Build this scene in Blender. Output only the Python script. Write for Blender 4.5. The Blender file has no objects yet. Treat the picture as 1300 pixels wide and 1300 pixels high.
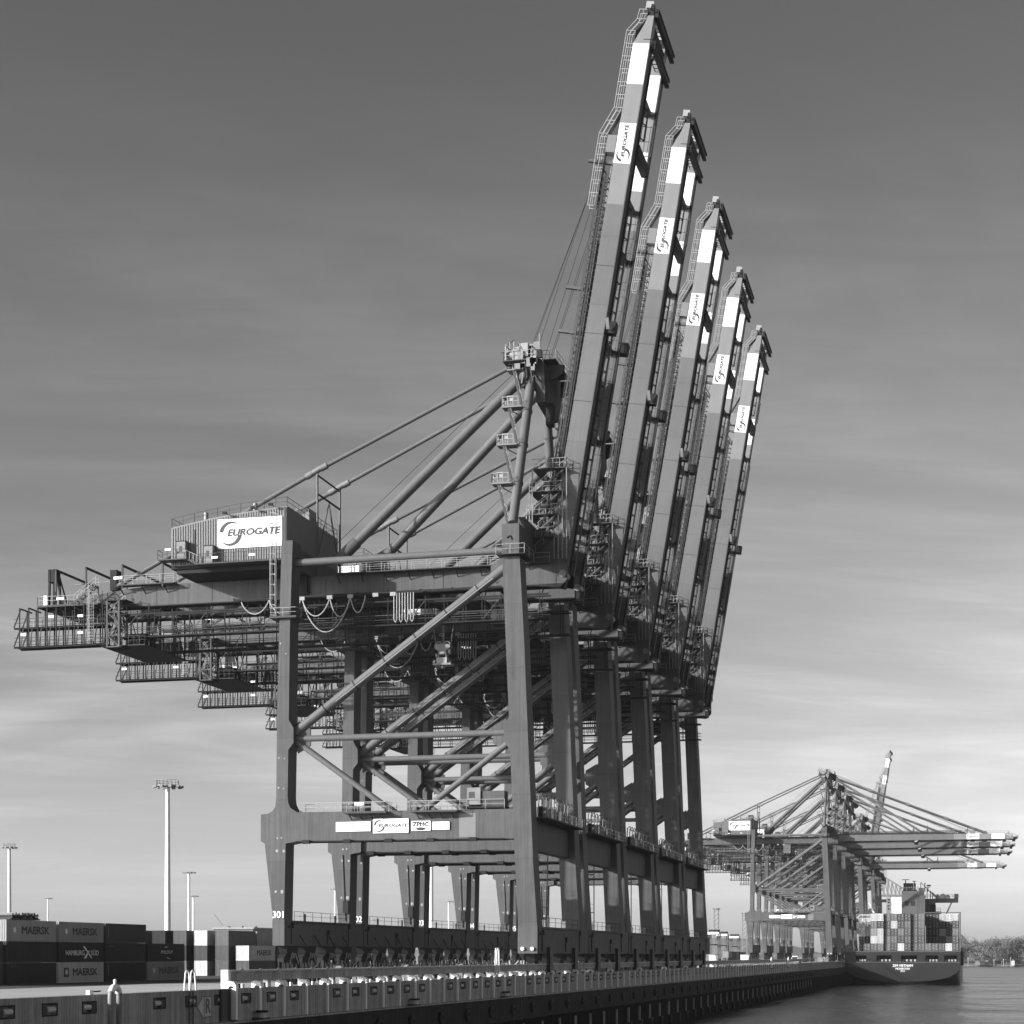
import bpy, bmesh, math, random
from mathutils import Vector, Matrix
random.seed(7)
R = math.radians
sc = bpy.context.scene
COL = sc.collection

# ------------------------------------------------------------------ camera model of the photograph (1300 px)
HAZE = 0.00005
FPX = 2300.0; CU = 650.0; CV = 1213.0; PSI = R(14.2); ZC = 11.4
def W(u, v, Y):
    """point of the vertical plane Y that the photograph shows at pixel (u, v)"""
    X = Y * math.tan(math.atan((u - CU) / FPX) - PSI)
    d = Y * math.cos(PSI) - X * math.sin(PSI)
    return Vector((X, Y, ZC + (CV - v) * d / FPX))
def YX(u, X):
    return X / math.tan(math.atan((u - CU) / FPX) - PSI)

# ------------------------------------------------------------------ materials
MATS = {}
NOSPLIT = {'number', 'lettering', 'letter', 'sign_lettering', 'ship_name', 'crown', 'sign_plate', 'sign_board', 'ground', 'water', 'far_bank', 'hills', 'arrow', 'cap_panel', 'fender_beam', 'sheet_piling', 'wall_panel', 'hull', 'rack', 'window', 'clamp', 'spreader', 'boom_girder', 'body', 'frame'}
def mat(name, base, rough=0.55, *a_, **k_):
    rnd = k_.pop('rnd', 0); m = mat0(name, base, rough, *a_, **k_)
    if rnd:
        nt = m.node_tree; N = nt.nodes; L = nt.links; b = N['Principled BSDF']; lk = b.inputs['Base Color'].links[0]; src = lk.from_socket
        oi = N.new('ShaderNodeObjectInfo'); mr = N.new('ShaderNodeMapRange'); mr.inputs['To Min'].default_value = 1 - rnd; mr.inputs['To Max'].default_value = 1 + rnd; L.new(oi.outputs['Random'], mr.inputs['Value'])
        mx = N.new('ShaderNodeVectorMath'); mx.operation = 'SCALE'; L.new(src, mx.inputs[0]); L.new(mr.outputs[0], mx.inputs['Scale']); L.new(mx.outputs[0], b.inputs['Base Color'])
    return m
def mat0(name, base, rough=0.55, var=0.12, scale=0.6, streak=0.0, grain=(2.2, 2.2, 0.06), seam=None, bump=0.0, metal=0.0, fine=0.0, spec=0.35):
    m = bpy.data.materials.new(name); m.use_nodes = True
    nt = m.node_tree; N = nt.nodes; L = nt.links
    b = N['Principled BSDF']; b.inputs['Roughness'].default_value = rough
    b.inputs['Metallic'].default_value = metal
    b.inputs['Specular IOR Level'].default_value = spec
    tc = N.new('ShaderNodeTexCoord')
    n1 = N.new('ShaderNodeTexNoise'); n1.inputs['Scale'].default_value = scale
    n1.inputs['Detail'].default_value = 6; n1.inputs['Roughness'].default_value = 0.65
    L.new(tc.outputs['Object'], n1.inputs['Vector'])
    mr = N.new('ShaderNodeMapRange')
    mr.inputs['From Min'].default_value = 0.25; mr.inputs['From Max'].default_value = 0.75
    mr.inputs['To Min'].default_value = base * (1 - var); mr.inputs['To Max'].default_value = base * (1 + var)
    L.new(n1.outputs['Fac'], mr.inputs['Value'])
    out = mr.outputs['Result']
    if streak:
        mp = N.new('ShaderNodeMapping'); mp.inputs['Scale'].default_value = grain
        L.new(tc.outputs['Object'], mp.inputs['Vector'])
        n2 = N.new('ShaderNodeTexNoise'); n2.inputs['Scale'].default_value = 1.6
        n2.inputs['Detail'].default_value = 5; n2.inputs['Roughness'].default_value = 0.7
        L.new(mp.outputs['Vector'], n2.inputs['Vector'])
        m2 = N.new('ShaderNodeMapRange')
        m2.inputs['From Min'].default_value = 0.3; m2.inputs['From Max'].default_value = 0.7
        m2.inputs['To Min'].default_value = 1 - streak; m2.inputs['To Max'].default_value = 1 + streak * 0.6
        L.new(n2.outputs['Fac'], m2.inputs['Value'])
        mu = N.new('ShaderNodeMath'); mu.operation = 'MULTIPLY'
        L.new(out, mu.inputs[0]); L.new(m2.outputs['Result'], mu.inputs[1]); out = mu.outputs[0]
    if fine:
        n3 = N.new('ShaderNodeTexNoise'); n3.inputs['Scale'].default_value = scale * 14
        n3.inputs['Detail'].default_value = 4
        L.new(tc.outputs['Object'], n3.inputs['Vector'])
        m3 = N.new('ShaderNodeMapRange')
        m3.inputs['To Min'].default_value = 1 - fine; m3.inputs['To Max'].default_value = 1 + fine
        L.new(n3.outputs['Fac'], m3.inputs['Value'])
        mu = N.new('ShaderNodeMath'); mu.operation = 'MULTIPLY'
        L.new(out, mu.inputs[0]); L.new(m3.outputs['Result'], mu.inputs[1]); out = mu.outputs[0]
    if seam:
        sp = N.new('ShaderNodeSeparateXYZ'); L.new(tc.outputs['Object'], sp.inputs[0])
        for ax, per in seam:
            dv = N.new('ShaderNodeMath'); dv.operation = 'DIVIDE'; L.new(sp.outputs[ax], dv.inputs[0]); dv.inputs[1].default_value = per
            fr_ = N.new('ShaderNodeMath'); fr_.operation = 'FRACT'; L.new(dv.outputs[0], fr_.inputs[0])
            lt = N.new('ShaderNodeMath'); lt.operation = 'LESS_THAN'; L.new(fr_.outputs[0], lt.inputs[0]); lt.inputs[1].default_value = .07 / per
            ma = N.new('ShaderNodeMath'); ma.operation = 'MULTIPLY_ADD'; L.new(lt.outputs[0], ma.inputs[0]); ma.inputs[1].default_value = -.25; ma.inputs[2].default_value = 1
            # each plate between two seams has its own slight tone
            fl = N.new('ShaderNodeMath'); fl.operation = 'FLOOR'; L.new(dv.outputs[0], fl.inputs[0])
            wn = N.new('ShaderNodeTexWhiteNoise'); wn.noise_dimensions = '1D'; L.new(fl.outputs[0], wn.inputs['W'])
            mb_ = N.new('ShaderNodeMath'); mb_.operation = 'MULTIPLY_ADD'; L.new(wn.outputs['Value'], mb_.inputs[0]); mb_.inputs[1].default_value = .10; mb_.inputs[2].default_value = .95
            for q in (ma.outputs[0], mb_.outputs[0]):
                mu = N.new('ShaderNodeMath'); mu.operation = 'MULTIPLY'; L.new(out, mu.inputs[0]); L.new(q, mu.inputs[1]); out = mu.outputs[0]
    cc = N.new('ShaderNodeCombineColor')
    for i in range(3): L.new(out, cc.inputs[i])
    L.new(cc.outputs[0], b.inputs['Base Color'])
    if bump:
        bp = N.new('ShaderNodeBump'); bp.inputs['Strength'].default_value = bump; bp.inputs['Distance'].default_value = 0.05
        L.new(n1.outputs['Fac'], bp.inputs['Height']); L.new(bp.outputs['Normal'], b.inputs['Normal'])
    MATS[name] = m
    return m
M = MATS
mat('crane_steel', 0.092, 0.65, var=0.17, scale=0.35, spec=.12, streak=0.24, seam=((2, 7.3), (0, 8.9)), fine=.04)
mat('boom_steel', 0.125, 0.6, 0.10, 0.35, spec=.12, streak=0.12, grain=(.05, 2.2, 2.2), seam=((0, 8.1),), fine=.04)
mat('crane_tube', 0.112, 0.5, 0.10, 0.5, spec=.2, streak=0.08)
mat('dark_steel', 0.023, 0.7, 0.2, 0.8, spec=.12)
mat('black_steel', 0.018, 0.6, 0.2, 0.8)
mat('walkway_steel', 0.07, 0.7, 0.2, 0.9, spec=.12)
mat('galvanised', 0.27, 0.5, 0.15, 1.0)
mat('band_grey', 0.165, 0.5, 0.06, 0.5, streak=0.05)
mat('boom_white', 0.74, 0.45, 0.05, 0.5, streak=0.06, grain=(.05, 2.2, 2.2))
mat('boom_band', 0.185, 0.45, 0.06, 0.5, streak=0.07, grain=(.05, 2.2, 2.2))
mat('white_paint', 0.78, 0.45, 0.04, 0.5, streak=0.05)
mat('sign_white', 0.82, 0.5, 0.02, 0.5)
mat('sign_grey', 0.03, 0.5, 0.05, 1)
mat('sign_faint', 0.33, 0.5, 0.05, 1)
mat('sign_black', 0.03, 0.5, 0.05, 1)
mat('house_panel', 0.16, 0.5, 0.08, 0.4, streak=0.10)
mat('machine_grey', 0.18, 0.5, 0.25, 1.2)
mat('glass_dark', 0.02, 0.1, 0.05, 1, spec=0.8)
mat('concrete', 0.31, 0.85, 0.26, 0.5, streak=0.42, fine=0.10, bump=0.2, rnd=.14, spec=.15)
mat('concrete_light', 0.50, 0.85, 0.10, 0.6, streak=0.08, fine=0.05)
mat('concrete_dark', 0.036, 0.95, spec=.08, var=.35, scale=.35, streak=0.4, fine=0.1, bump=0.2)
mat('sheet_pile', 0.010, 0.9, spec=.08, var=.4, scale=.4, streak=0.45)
mat('fender_rubber', 0.012, 0.7, 0.2, 1)
mat('asphalt', 0.42, 0.9, 0.16, 0.08, fine=0.10)
mat('rope', 0.05, 0.7, 0.1, 1)
mat('cable_light', 0.30, 0.6, 0.1, 1)
mat('bark', 0.12, 0.9, 0.2, 1)
mat('hull', 0.017, 0.5, 0.2, 0.12, streak=0.3)
mat('hull_low', 0.028, 0.5, 0.25, 0.15, streak=0.3)
mat('ship_white', 0.75, 0.5, 0.06, 0.3, streak=0.08)
mat('ship_grey', 0.09, 0.5, 0.1, 0.3)
for k, b in (('box_black', 0.024), ('box_dark', 0.05), ('box_mid', 0.31), ('box_grey', 0.24), ('box_light', 0.58), ('box_white', 0.6), ('end_a', .065), ('end_b', .095), ('end_c', .14)):
    mat(k, b, 0.55, 0.16, 0.5, streak=0.22, fine=0.06, rnd=.12, spec=.2)
TONE = {'box_black': 'black', 'box_dark': 'dark', 'box_mid': 'mid grey', 'box_grey': 'grey', 'box_light': 'light grey', 'box_white': 'white', 'end_a': 'dark grey', 'end_b': 'mid grey', 'end_c': 'grey'}

# ------------------------------------------------------------------ mesh builder
class MB:
    def __init__(s): s.v = []; s.f = []; s.m = []; s.s = []; s.mats = []
    def mi(s, name):
        if name not in s.mats: s.mats.append(name)
        return s.mats.index(name)
    def add(s, vs, fs, m, smooth=False):
        o = len(s.v); k = s.mi(m); s.v += [tuple(p) for p in vs]
        for f in fs: s.f.append(tuple(i + o for i in f)); s.m.append(k); s.s.append(smooth)
    def mm(s, a, b, m):
        x0, y0, z0 = [min(p, q) for p, q in zip(a, b)]; x1, y1, z1 = [max(p, q) for p, q in zip(a, b)]
        s.add([(x0,y0,z0),(x1,y0,z0),(x1,y1,z0),(x0,y1,z0),(x0,y0,z1),(x1,y0,z1),(x1,y1,z1),(x0,y1,z1)],
              [(0,3,2,1),(4,5,6,7),(0,1,5,4),(1,2,6,5),(2,3,7,6),(3,0,4,7)], m)
    def box(s, c, d, m): s.mm([c[i] - d[i] / 2 for i in range(3)], [c[i] + d[i] / 2 for i in range(3)], m)
    def beam(s, p, q, w, h, m, up=(0, 0, 1)):
        p = Vector(p); q = Vector(q); t = q - p
        if t.length < 1e-6: return
        t.normalize(); u = Vector(up)
        if abs(t.dot(u)) > 0.98: u = Vector((0, 1, 0))
        a = t.cross(u).normalized() * (w / 2); b = a.cross(t).normalized() * (h / 2)
        vs = [p - a - b, p + a - b, p + a + b, p - a + b, q - a - b, q + a - b, q + a + b, q - a + b]
        s.add(vs, [(0,3,2,1),(4,5,6,7),(0,1,5,4),(1,2,6,5),(2,3,7,6),(3,0,4,7)], m)
    def tube(s, pts, r, m, n=12, caps=True):
        pts = [Vector(p) for p in pts]; rs = r if isinstance(r, (list, tuple)) else [r] * len(pts)
        vs = []; ref = None
        for i, p in enumerate(pts):
            t = (pts[min(i + 1, len(pts) - 1)] - pts[max(i - 1, 0)]).normalized()
            if ref is None:
                ref = Vector((0, 0, 1)) if abs(t.z) < 0.9 else Vector((0, 1, 0))
            a = t.cross(ref).normalized(); b = a.cross(t).normalized(); ref = b
            for k in range(n):
                an = 2 * math.pi * k / n
                vs.append(p + (a * math.cos(an) + b * math.sin(an)) * rs[i])
        fs = []
        for i in range(len(pts) - 1):
            for k in range(n):
                k2 = (k + 1) % n
                fs.append((i * n + k, i * n + k2, (i + 1) * n + k2, (i + 1) * n + k))
        s.add(vs, fs, m, n > 5)
        if caps:
            s.add(vs[:n], [tuple(range(n - 1, -1, -1))], m); s.add(vs[-n:], [tuple(range(n))], m)
    def prism(s, xz, y0, y1, m):
        n = len(xz); A = sum(xz[i][0] * xz[(i+1) % n][1] - xz[(i+1) % n][0] * xz[i][1] for i in range(n))
        if A < 0: xz = xz[::-1]
        vs = [(x, y0, z) for x, z in xz] + [(x, y1, z) for x, z in xz]
        fs = [tuple(range(n)), tuple(range(2 * n - 1, n - 1, -1))]
        for i in range(n):
            j = (i + 1) % n; fs.append((j, i, n + i, n + j))
        s.add(vs, fs, m)
    def extr(s, poly, vec, m):
        """planar polygon of 3-D points pushed along vec"""
        n = len(poly); vec = Vector(vec); P = [Vector(p) for p in poly]
        vs = P + [p + vec for p in P]
        fs = [tuple(range(n)), tuple(range(2 * n - 1, n - 1, -1))]
        for i in range(n):
            j = (i + 1) % n; fs.append((j, i, n + i, n + j))
        s.add(vs, fs, m)
    def rail(s, pts, m='galvanised', h=1.1, gap=1.9, w=0.05, up=(0, 0, 1), mid=True):
        up = Vector(up)
        for p, q in zip(pts[:-1], pts[1:]):
            p = Vector(p); q = Vector(q); L = (q - p).length
            if L < 0.01: continue
            n = max(1, round(L / gap))
            for i in range(n + 1):
                a = p.lerp(q, i / n); s.beam(a, a + up * h, w, w, m)
            s.beam(p + up * h, q + up * h, w, w, m)
            if mid: s.beam(p + up * h * .52, q + up * h * .52, w * .8, w * .8, m)
    def stair(s, p, q, wv, m='walkway_steel', rail=True):
        p = Vector(p); q = Vector(q); wv = Vector(wv); t = q - p
        for o in (Vector((0, 0, 0)), wv):
            s.beam(p + o, q + o, 0.06, 0.26, m)
            if rail:
                up = Vector((0, 0, 1.0)); s.beam(p + o + up, q + o + up, 0.05, 0.05, 'galvanised')
                for i in range(4):
                    a = p.lerp(q, i / 3) + o; s.beam(a, a + up, 0.05, 0.05, 'galvanised')
        n = max(3, int(abs(t.z) / 0.3))
        for i in range(n):
            c = p.lerp(q, (i + .5) / n); d = Vector((t.x, t.y, 0)).normalized() * 0.13
            s.extr([c - d, c + d, c + d + wv, c - d + wv], (0, 0, 0.05), m)
    def ladder(s, p, q, side, m='galvanised', cage=None, w=0.45):
        p = Vector(p); q = Vector(q); sd = Vector(side).normalized() * (w / 2)
        s.beam(p - sd, q - sd, .06, .06, m); s.beam(p + sd, q + sd, .06, .06, m)
        n = int((q - p).length / 0.35)
        for i in range(1, n):
            c = p.lerp(q, i / n); s.beam(c - sd, c + sd, .04, .04, m)
        if cage:
            cg = Vector(cage)
            for o in (-sd + cg * .7, sd + cg * .7, cg): s.beam(p + o, q + o, .05, .05, m)
            k = max(2, int((q - p).length / 1.2))
            for i in range(k + 1):
                c = p.lerp(q, i / k)
                s.beam(c - sd, c - sd + cg * .7, .05, .05, m); s.beam(c + sd, c + sd + cg * .7, .05, .05, m)
                s.beam(c - sd + cg * .7, c + cg, .05, .05, m); s.beam(c + sd + cg * .7, c + cg, .05, .05, m)
    def merge(s, o, mtx):
        for i, f in enumerate(o.f): pass
        off = len(s.v); s.v += [tuple(mtx @ Vector(p)) for p in o.v]
        for f, m, sm in zip(o.f, o.m, o.s):
            s.f.append(tuple(i + off for i in f)); s.m.append(s.mi(o.mats[m])); s.s.append(sm)
    def mesh(s, name):
        me = bpy.data.meshes.new(name); me.from_pydata(s.v, [], s.f); me.update()
        for n in s.mats: me.materials.append(M[n])
        me.polygons.foreach_set('material_index', s.m); me.polygons.foreach_set('use_smooth', s.s)
        bm = bmesh.new(); bm.from_mesh(me); bmesh.ops.recalc_face_normals(bm, faces=bm.faces); bm.to_mesh(me); bm.free()
        return me
    def groups(s, tol=0.16):
        # connected pieces: primitives whose boxes touch
        par = {}
        def find(i):
            while par[i] != i: par[i] = par[par[i]]; i = par[i]
            return i
        prim = []; seen = {}
        isl = list(range(len(s.v)))
        def fv(i):
            while isl[i] != i: isl[i] = isl[isl[i]]; i = isl[i]
            return i
        for f in s.f:
            a = fv(f[0])
            for j in f[1:]:
                b = fv(j)
                if a != b: isl[b] = a
        bx = {}
        for f in s.f:
            k = fv(f[0]); b = bx.setdefault(k, [1e9, 1e9, 1e9, -1e9, -1e9, -1e9])
            for j in f:
                for t in range(3):
                    b[t] = min(b[t], s.v[j][t]); b[t + 3] = max(b[t + 3], s.v[j][t])
        ks = list(bx)
        if len(ks) > 900: return None
        for k in ks: par[k] = k
        ks.sort(key=lambda k: bx[k][0])
        for i, k in enumerate(ks):
            A = bx[k]
            for k2 in ks[i + 1:]:
                B = bx[k2]
                if B[0] > A[3] + tol: break
                if A[1] <= B[4] + tol and B[1] <= A[4] + tol and A[2] <= B[5] + tol and B[2] <= A[5] + tol:
                    a, b = find(k), find(k2)
                    if a != b: par[b] = a
        out = {}
        for i, f in enumerate(s.f): out.setdefault(find(fv(f[0])), []).append(i)
        return list(out.values())
    def build(s, name, parent=None, loc=None, split=True):
        if split and name not in NOSPLIT:
            g = s.groups()
            if g and 1 < len(g) <= 14:
                first = None
                for fs in g:
                    m = MB(); m.mats = list(s.mats); mp = {}
                    for i in fs:
                        ff = []
                        for j in s.f[i]:
                            if j not in mp: mp[j] = len(m.v); m.v.append(s.v[j])
                            ff.append(mp[j])
                        m.f.append(tuple(ff)); m.m.append(s.m[i]); m.s.append(s.s[i])
                    o = m.build(name, parent, loc, False); first = first or o
                return first
        o = bpy.data.objects.new(name, s.mesh(name)); COL.objects.link(o)
        if parent is not None: o.parent = parent
        if loc is not None: o.location = loc
        return o

def tag(o, label=None, cat=None, group=None, kind=None):
    if label: o['label'] = label
    if cat: o['category'] = cat
    if group: o['group'] = group
    if kind: o['kind'] = kind
    return o
def empty(name, loc, label=None, cat=None, group=None):
    o = bpy.data.objects.new(name, None); COL.objects.link(o); o.location = loc
    return tag(o, label, cat, group)
def copy_tree(o, parent=None, skip=()):
    c = o.copy(); COL.objects.link(c)
    if parent is not None: c.parent = parent
    for ch in list(o.children):
        if ch.name.split('.')[0] in skip: continue
        copy_tree(ch, c, skip)
    return c
def text_verts(body, size=1.0, shear=0.0, bold=0.0, align='CENTER', width=1.0):
    cu = bpy.data.curves.new('lettering', 'FONT'); cu.body = body; cu.size = size; cu.shear = shear
    cu.align_x = align; cu.align_y = 'CENTER'; cu.offset = bold; cu.resolution_u = 3; cu.extrude = 0.0
    ob = bpy.data.objects.new('lettering', cu); COL.objects.link(ob)
    dg = bpy.context.evaluated_depsgraph_get(); ev = ob.evaluated_get(dg); me = ev.to_mesh()
    vs = [Vector((v.co.x * width, v.co.y, 0)) for v in me.vertices]; fs = [tuple(p.vertices) for p in me.polygons]
    ev.to_mesh_clear(); bpy.data.objects.remove(ob); bpy.data.curves.remove(cu)
    return vs, fs
def put_text(mb, body, org, right, up, size, m, shear=0.0, bold=0.0, width=1.0, align='CENTER', fit=None):
    vs, fs = text_verts(body, 1.0, shear, 0.0, align)
    if not vs: return
    w = max(v.x for v in vs) - min(v.x for v in vs)
    sx = size * width if fit is None else fit / w
    org = Vector(org); right = Vector(right).normalized(); up = Vector(up).normalized(); out = right.cross(up)
    offs = ((0, 0),) if not bold else ((-1, 0), (1, 0), (0, .7), (0, -.7), (0, 0))
    for k, (dx, dy) in enumerate(offs):                # stroke weight: shifted layers 1.5 mm apart
        mb.add([org + right * (v.x * sx + dx * bold) + up * (v.y * size + dy * bold) + out * (.0015 * k) for v in vs], fs, m)
def arc_shape(mb, org, right, up, r0, r1, a0, a1, m, n=20, taper=True):
    """crescent: outer radius r1, inner edge that closes towards the second end"""
    org = Vector(org); right = Vector(right); up = Vector(up); vs = []; fs = []
    for i in range(n + 1):
        t = i / n; a = R(a0 + (a1 - a0) * t); ri = r0 + (r1 - r0) * (t ** 1.6 if taper else 0)
        for r in (ri, r1): vs.append(org + right * math.cos(a) * r + up * math.sin(a) * r)
    for i in range(n): fs.append((2*i, 2*i+1, 2*i+3, 2*i+2))
    mb.add(vs, fs, m)
def eurogate(mb, org, right, up, h, w, m='sign_grey'):
    """ring of two crescents and the word, org = centre of the plate"""
    org = Vector(org); right = Vector(right).normalized(); up = Vector(up).normalized()
    c = org - right * (w * 0.5 - h * 0.47)
    arc_shape(mb, c, right, up, h * .27, h * .42, 170, 40, m)
    arc_shape(mb, c, right, up, h * .27, h * .42, -10, -155, m)
    put_text(mb, 'EUROGATE', org + right * (w * .5 - h * .06 - w * .42) + up * h * 0.02, right, up, h * .31, m, shear=0.22, bold=h * .021, fit=w * .82)

# ------------------------------------------------------------------ setting
def sheet(name, x0, x1, y0, y1, z, m, nx=1, ny=1):
    mb = MB()
    for i in range(nx):
        for j in range(ny):
            a = x0 + (x1 - x0) * i / nx; b = x0 + (x1 - x0) * (i + 1) / nx
            c = y0 + (y1 - y0) * j / ny; d = y0 + (y1 - y0) * (j + 1) / ny
            mb.add([(a, c, z), (b, c, z), (b, d, z), (a, d, z)], [(0, 1, 2, 3)], m)
    o = mb.build(name); tag(o, kind='structure'); return o
ZG = ZC - 3.5                      # level of the apron
XE = -47.5                         # face of the quay
ZK = ZC - 0.04497 * 47.5 / .9695   # crest of the quay wall
sheet('ground', -3200, XE - 0.9, -300, 3000, ZG, 'asphalt')
mat('asphalt_dark', 0.055, 0.9, 0.2, 0.1, fine=0.12)
sheet('yard_road', -3000, -97.5, -280, 700, ZG + .004, 'asphalt_dark')
# water
wm = bpy.data.materials.new('harbour_water'); wm.use_nodes = True
nt = wm.node_tree; N = nt.nodes; L = nt.links; b = N['Principled BSDF']
b.inputs['Base Color'].default_value = (.035, .035, .035, 1); b.inputs['Roughness'].default_value = .22
b.inputs['IOR'].default_value = 1.33
tc = N.new('ShaderNodeTexCoord')
hs = None
for sx, sy, st, sc_ in ((1, .8, .9, .8), (1, .6, 1.3, .22), (1, .4, 1.5, .05)):
    mp = N.new('ShaderNodeMapping'); mp.inputs['Scale'].default_value = (sx, sy, 1); mp.inputs['Rotation'].default_value = (0, 0, R(25))
    L.new(tc.outputs['Object'], mp.inputs['Vector'])
    nz = N.new('ShaderNodeTexNoise'); nz.inputs['Scale'].default_value = sc_; nz.inputs['Detail'].default_value = 4
    L.new(mp.outputs['Vector'], nz.inputs['Vector'])
    mu = N.new('ShaderNodeMath'); mu.operation = 'MULTIPLY'; mu.inputs[1].default_value = st * .35 / sc_ ** .9
    L.new(nz.outputs['Fac'], mu.inputs[0])
    if hs is None: hs = mu.outputs[0]
    else:
        ad = N.new('ShaderNodeMath'); L.new(hs, ad.inputs[0]); L.new(mu.outputs[0], ad.inputs[1]); hs = ad.outputs[0]
mp = N.new('ShaderNodeMapping'); mp.inputs['Scale'].default_value = (.0035, .016, 1); L.new(tc.outputs['Object'], mp.inputs['Vector'])
nz = N.new('ShaderNodeTexNoise'); nz.inputs['Scale'].default_value = 1; nz.inputs['Detail'].default_value = 3; L.new(mp.outputs['Vector'], nz.inputs['Vector'])
mrw = N.new('ShaderNodeMapRange'); mrw.inputs['From Min'].default_value = .38; mrw.inputs['From Max'].default_value = .6; mrw.inputs['To Min'].default_value = .25; mrw.inputs['To Max'].default_value = 1.1; L.new(nz.outputs['Fac'], mrw.inputs['Value'])
bp = N.new('ShaderNodeBump'); bp.inputs['Strength'].default_value = 1; bp.inputs['Distance'].default_value = .9; L.new(mrw.outputs[0], bp.inputs['Strength'])
L.new(hs, bp.inputs['Height']); L.new(bp.outputs['Normal'], b.inputs['Normal'])
M['water'] = wm
sheet('water', XE - 2, 6000, -300, 9000, 0.0, 'water')

# ------------------------------------------------------------------ quay wall
YW0, YPAR = 60.0, YX(296, XE)
qw = empty('quay_wall', (XE, 100, 0), 'long concrete quay wall with dark fender band and sheet piles above the water', 'quay wall')
def QL(p): return Vector(p) - Vector((XE, 100, 0))
zc1 = ZC - 0.0892 * 47.5 / .9695; zc2 = ZC - 0.143 * 47.5 / .9695
STEP = 4.5; PH = YPAR % STEP
ys = []; y = YPAR - STEP * int((YPAR - YW0) / STEP)
while y < 1495: ys.append(y); y += STEP
def panel_mesh(hole, dx=0.0):
    """one concrete bay of the crest, with a boxed niche"""
    mb = MB(); w = STEP - .03; z0, z1 = zc1, ZK
    # body behind the face
    mb.mm((-.9, 0, z0), (-.28, w, z1), 'concrete')
    y0, y1, a, c = (1.5, 3.0, z1 - .95, z1 - .42) if hole else (1.5, 1.5, z1 - .5, z1 - .5)
    if hole:
        mb.mm((-.28, 0, z0), (0, y0, z1), 'concrete'); mb.mm((-.28, y1, z0), (0, w, z1), 'concrete')
        mb.mm((-.28, y0, z0), (0, y1, a), 'concrete'); mb.mm((-.28, y0, c), (0, y1, z1), 'concrete')
        mb.mm((-.26, y0 + .1, a + .02), (-.03, y0 + .5, c - .06), 'black_steel')
        mb.tube([(-.12, y0 + .55, (a + c) / 2), (-.12, y1 - .1, (a + c) / 2)], .17, 'concrete_light', 10)
        for q in ((y0 - .09, a - .09, y1 + .09, a), (y0 - .09, c, y1 + .09, c + .09), (y0 - .09, a, y0, c), (y1, a, y1 + .09, c)):
            mb.mm((0.002, q[0], q[1]), (.035, q[2], q[3]), 'dark_steel')
    else:
        mb.mm((-.28, 0, z0), (0, w, z1), 'concrete')
    return mb.mesh('cap_panel')
PM = panel_mesh(True); PM2 = panel_mesh(False)
for i, yy in enumerate(ys[:98]):
    o = bpy.data.objects.new('cap_panel', PM if (i % 7) else PM2); COL.objects.link(o); o.parent = qw
    o.location = (0, yy - 100, 0)
    if i % 7 and i % 5 in (1, 3): o.location.y += STEP - .03; o.scale.y = -1
mb = MB()
for yy in ys[98:]: mb.mm((-.9, yy - 100, zc1), (0, yy - 100 + STEP - .03, ZK), 'concrete')
tag(mb.build('cap_panel', qw), kind='stuff')
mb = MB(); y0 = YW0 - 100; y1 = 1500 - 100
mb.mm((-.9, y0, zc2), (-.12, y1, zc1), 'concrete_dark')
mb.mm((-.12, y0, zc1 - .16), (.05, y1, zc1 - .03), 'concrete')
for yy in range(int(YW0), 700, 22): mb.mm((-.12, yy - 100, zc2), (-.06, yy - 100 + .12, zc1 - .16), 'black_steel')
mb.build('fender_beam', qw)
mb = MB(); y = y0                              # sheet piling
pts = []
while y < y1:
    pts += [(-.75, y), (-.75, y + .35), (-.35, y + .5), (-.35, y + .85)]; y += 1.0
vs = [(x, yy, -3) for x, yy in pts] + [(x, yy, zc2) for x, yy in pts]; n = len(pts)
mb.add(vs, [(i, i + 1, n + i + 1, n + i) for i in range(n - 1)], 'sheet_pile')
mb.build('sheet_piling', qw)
def ring(mb, c, r, t, m, n=18, ax='x'):
    pts = []
    for i in range(n + 1):
        a = 2 * math.pi * i / n; pts.append((c[0], c[1] + math.cos(a) * r, c[2] + math.sin(a) * r))
    mb.tube(pts, t, m, 8, caps=False)
fr = MB(); ring(fr, (0, 0, 0), .40, .2, 'fender_rubber'); fr.tube([(-.12, 0, 0), (.05, 0, 0)], .3, 'black_steel', 14)
FRM = fr.mesh('fender')
pm = MB(); pm.mm((-.3, -.18, -1.2), (.12, .18, 0.9), 'concrete'); ring(pm, (.15, .75, -1.9), .55, .2, 'fender_rubber')
pm.tube([(.1, .55, -1.45), (.2, 1.0, -1.35)], .16, 'concrete_light', 8); PMM = pm.mesh('fender_pile')
fy = [YX(676, XE) + 9.05 * k for k in range(-6, 42)]
for yy in fy:
    o = bpy.data.objects.new('fender', FRM); COL.objects.link(o); o.parent = qw; o.location = (.02, yy - 100, (zc1 + zc2) / 2 - .1)
for yy in fy:
    o = bpy.data.objects.new('fender_pile', PMM); COL.objects.link(o); o.parent = qw; o.location = (-.3, yy - 103, zc2 - 1.4)
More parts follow.
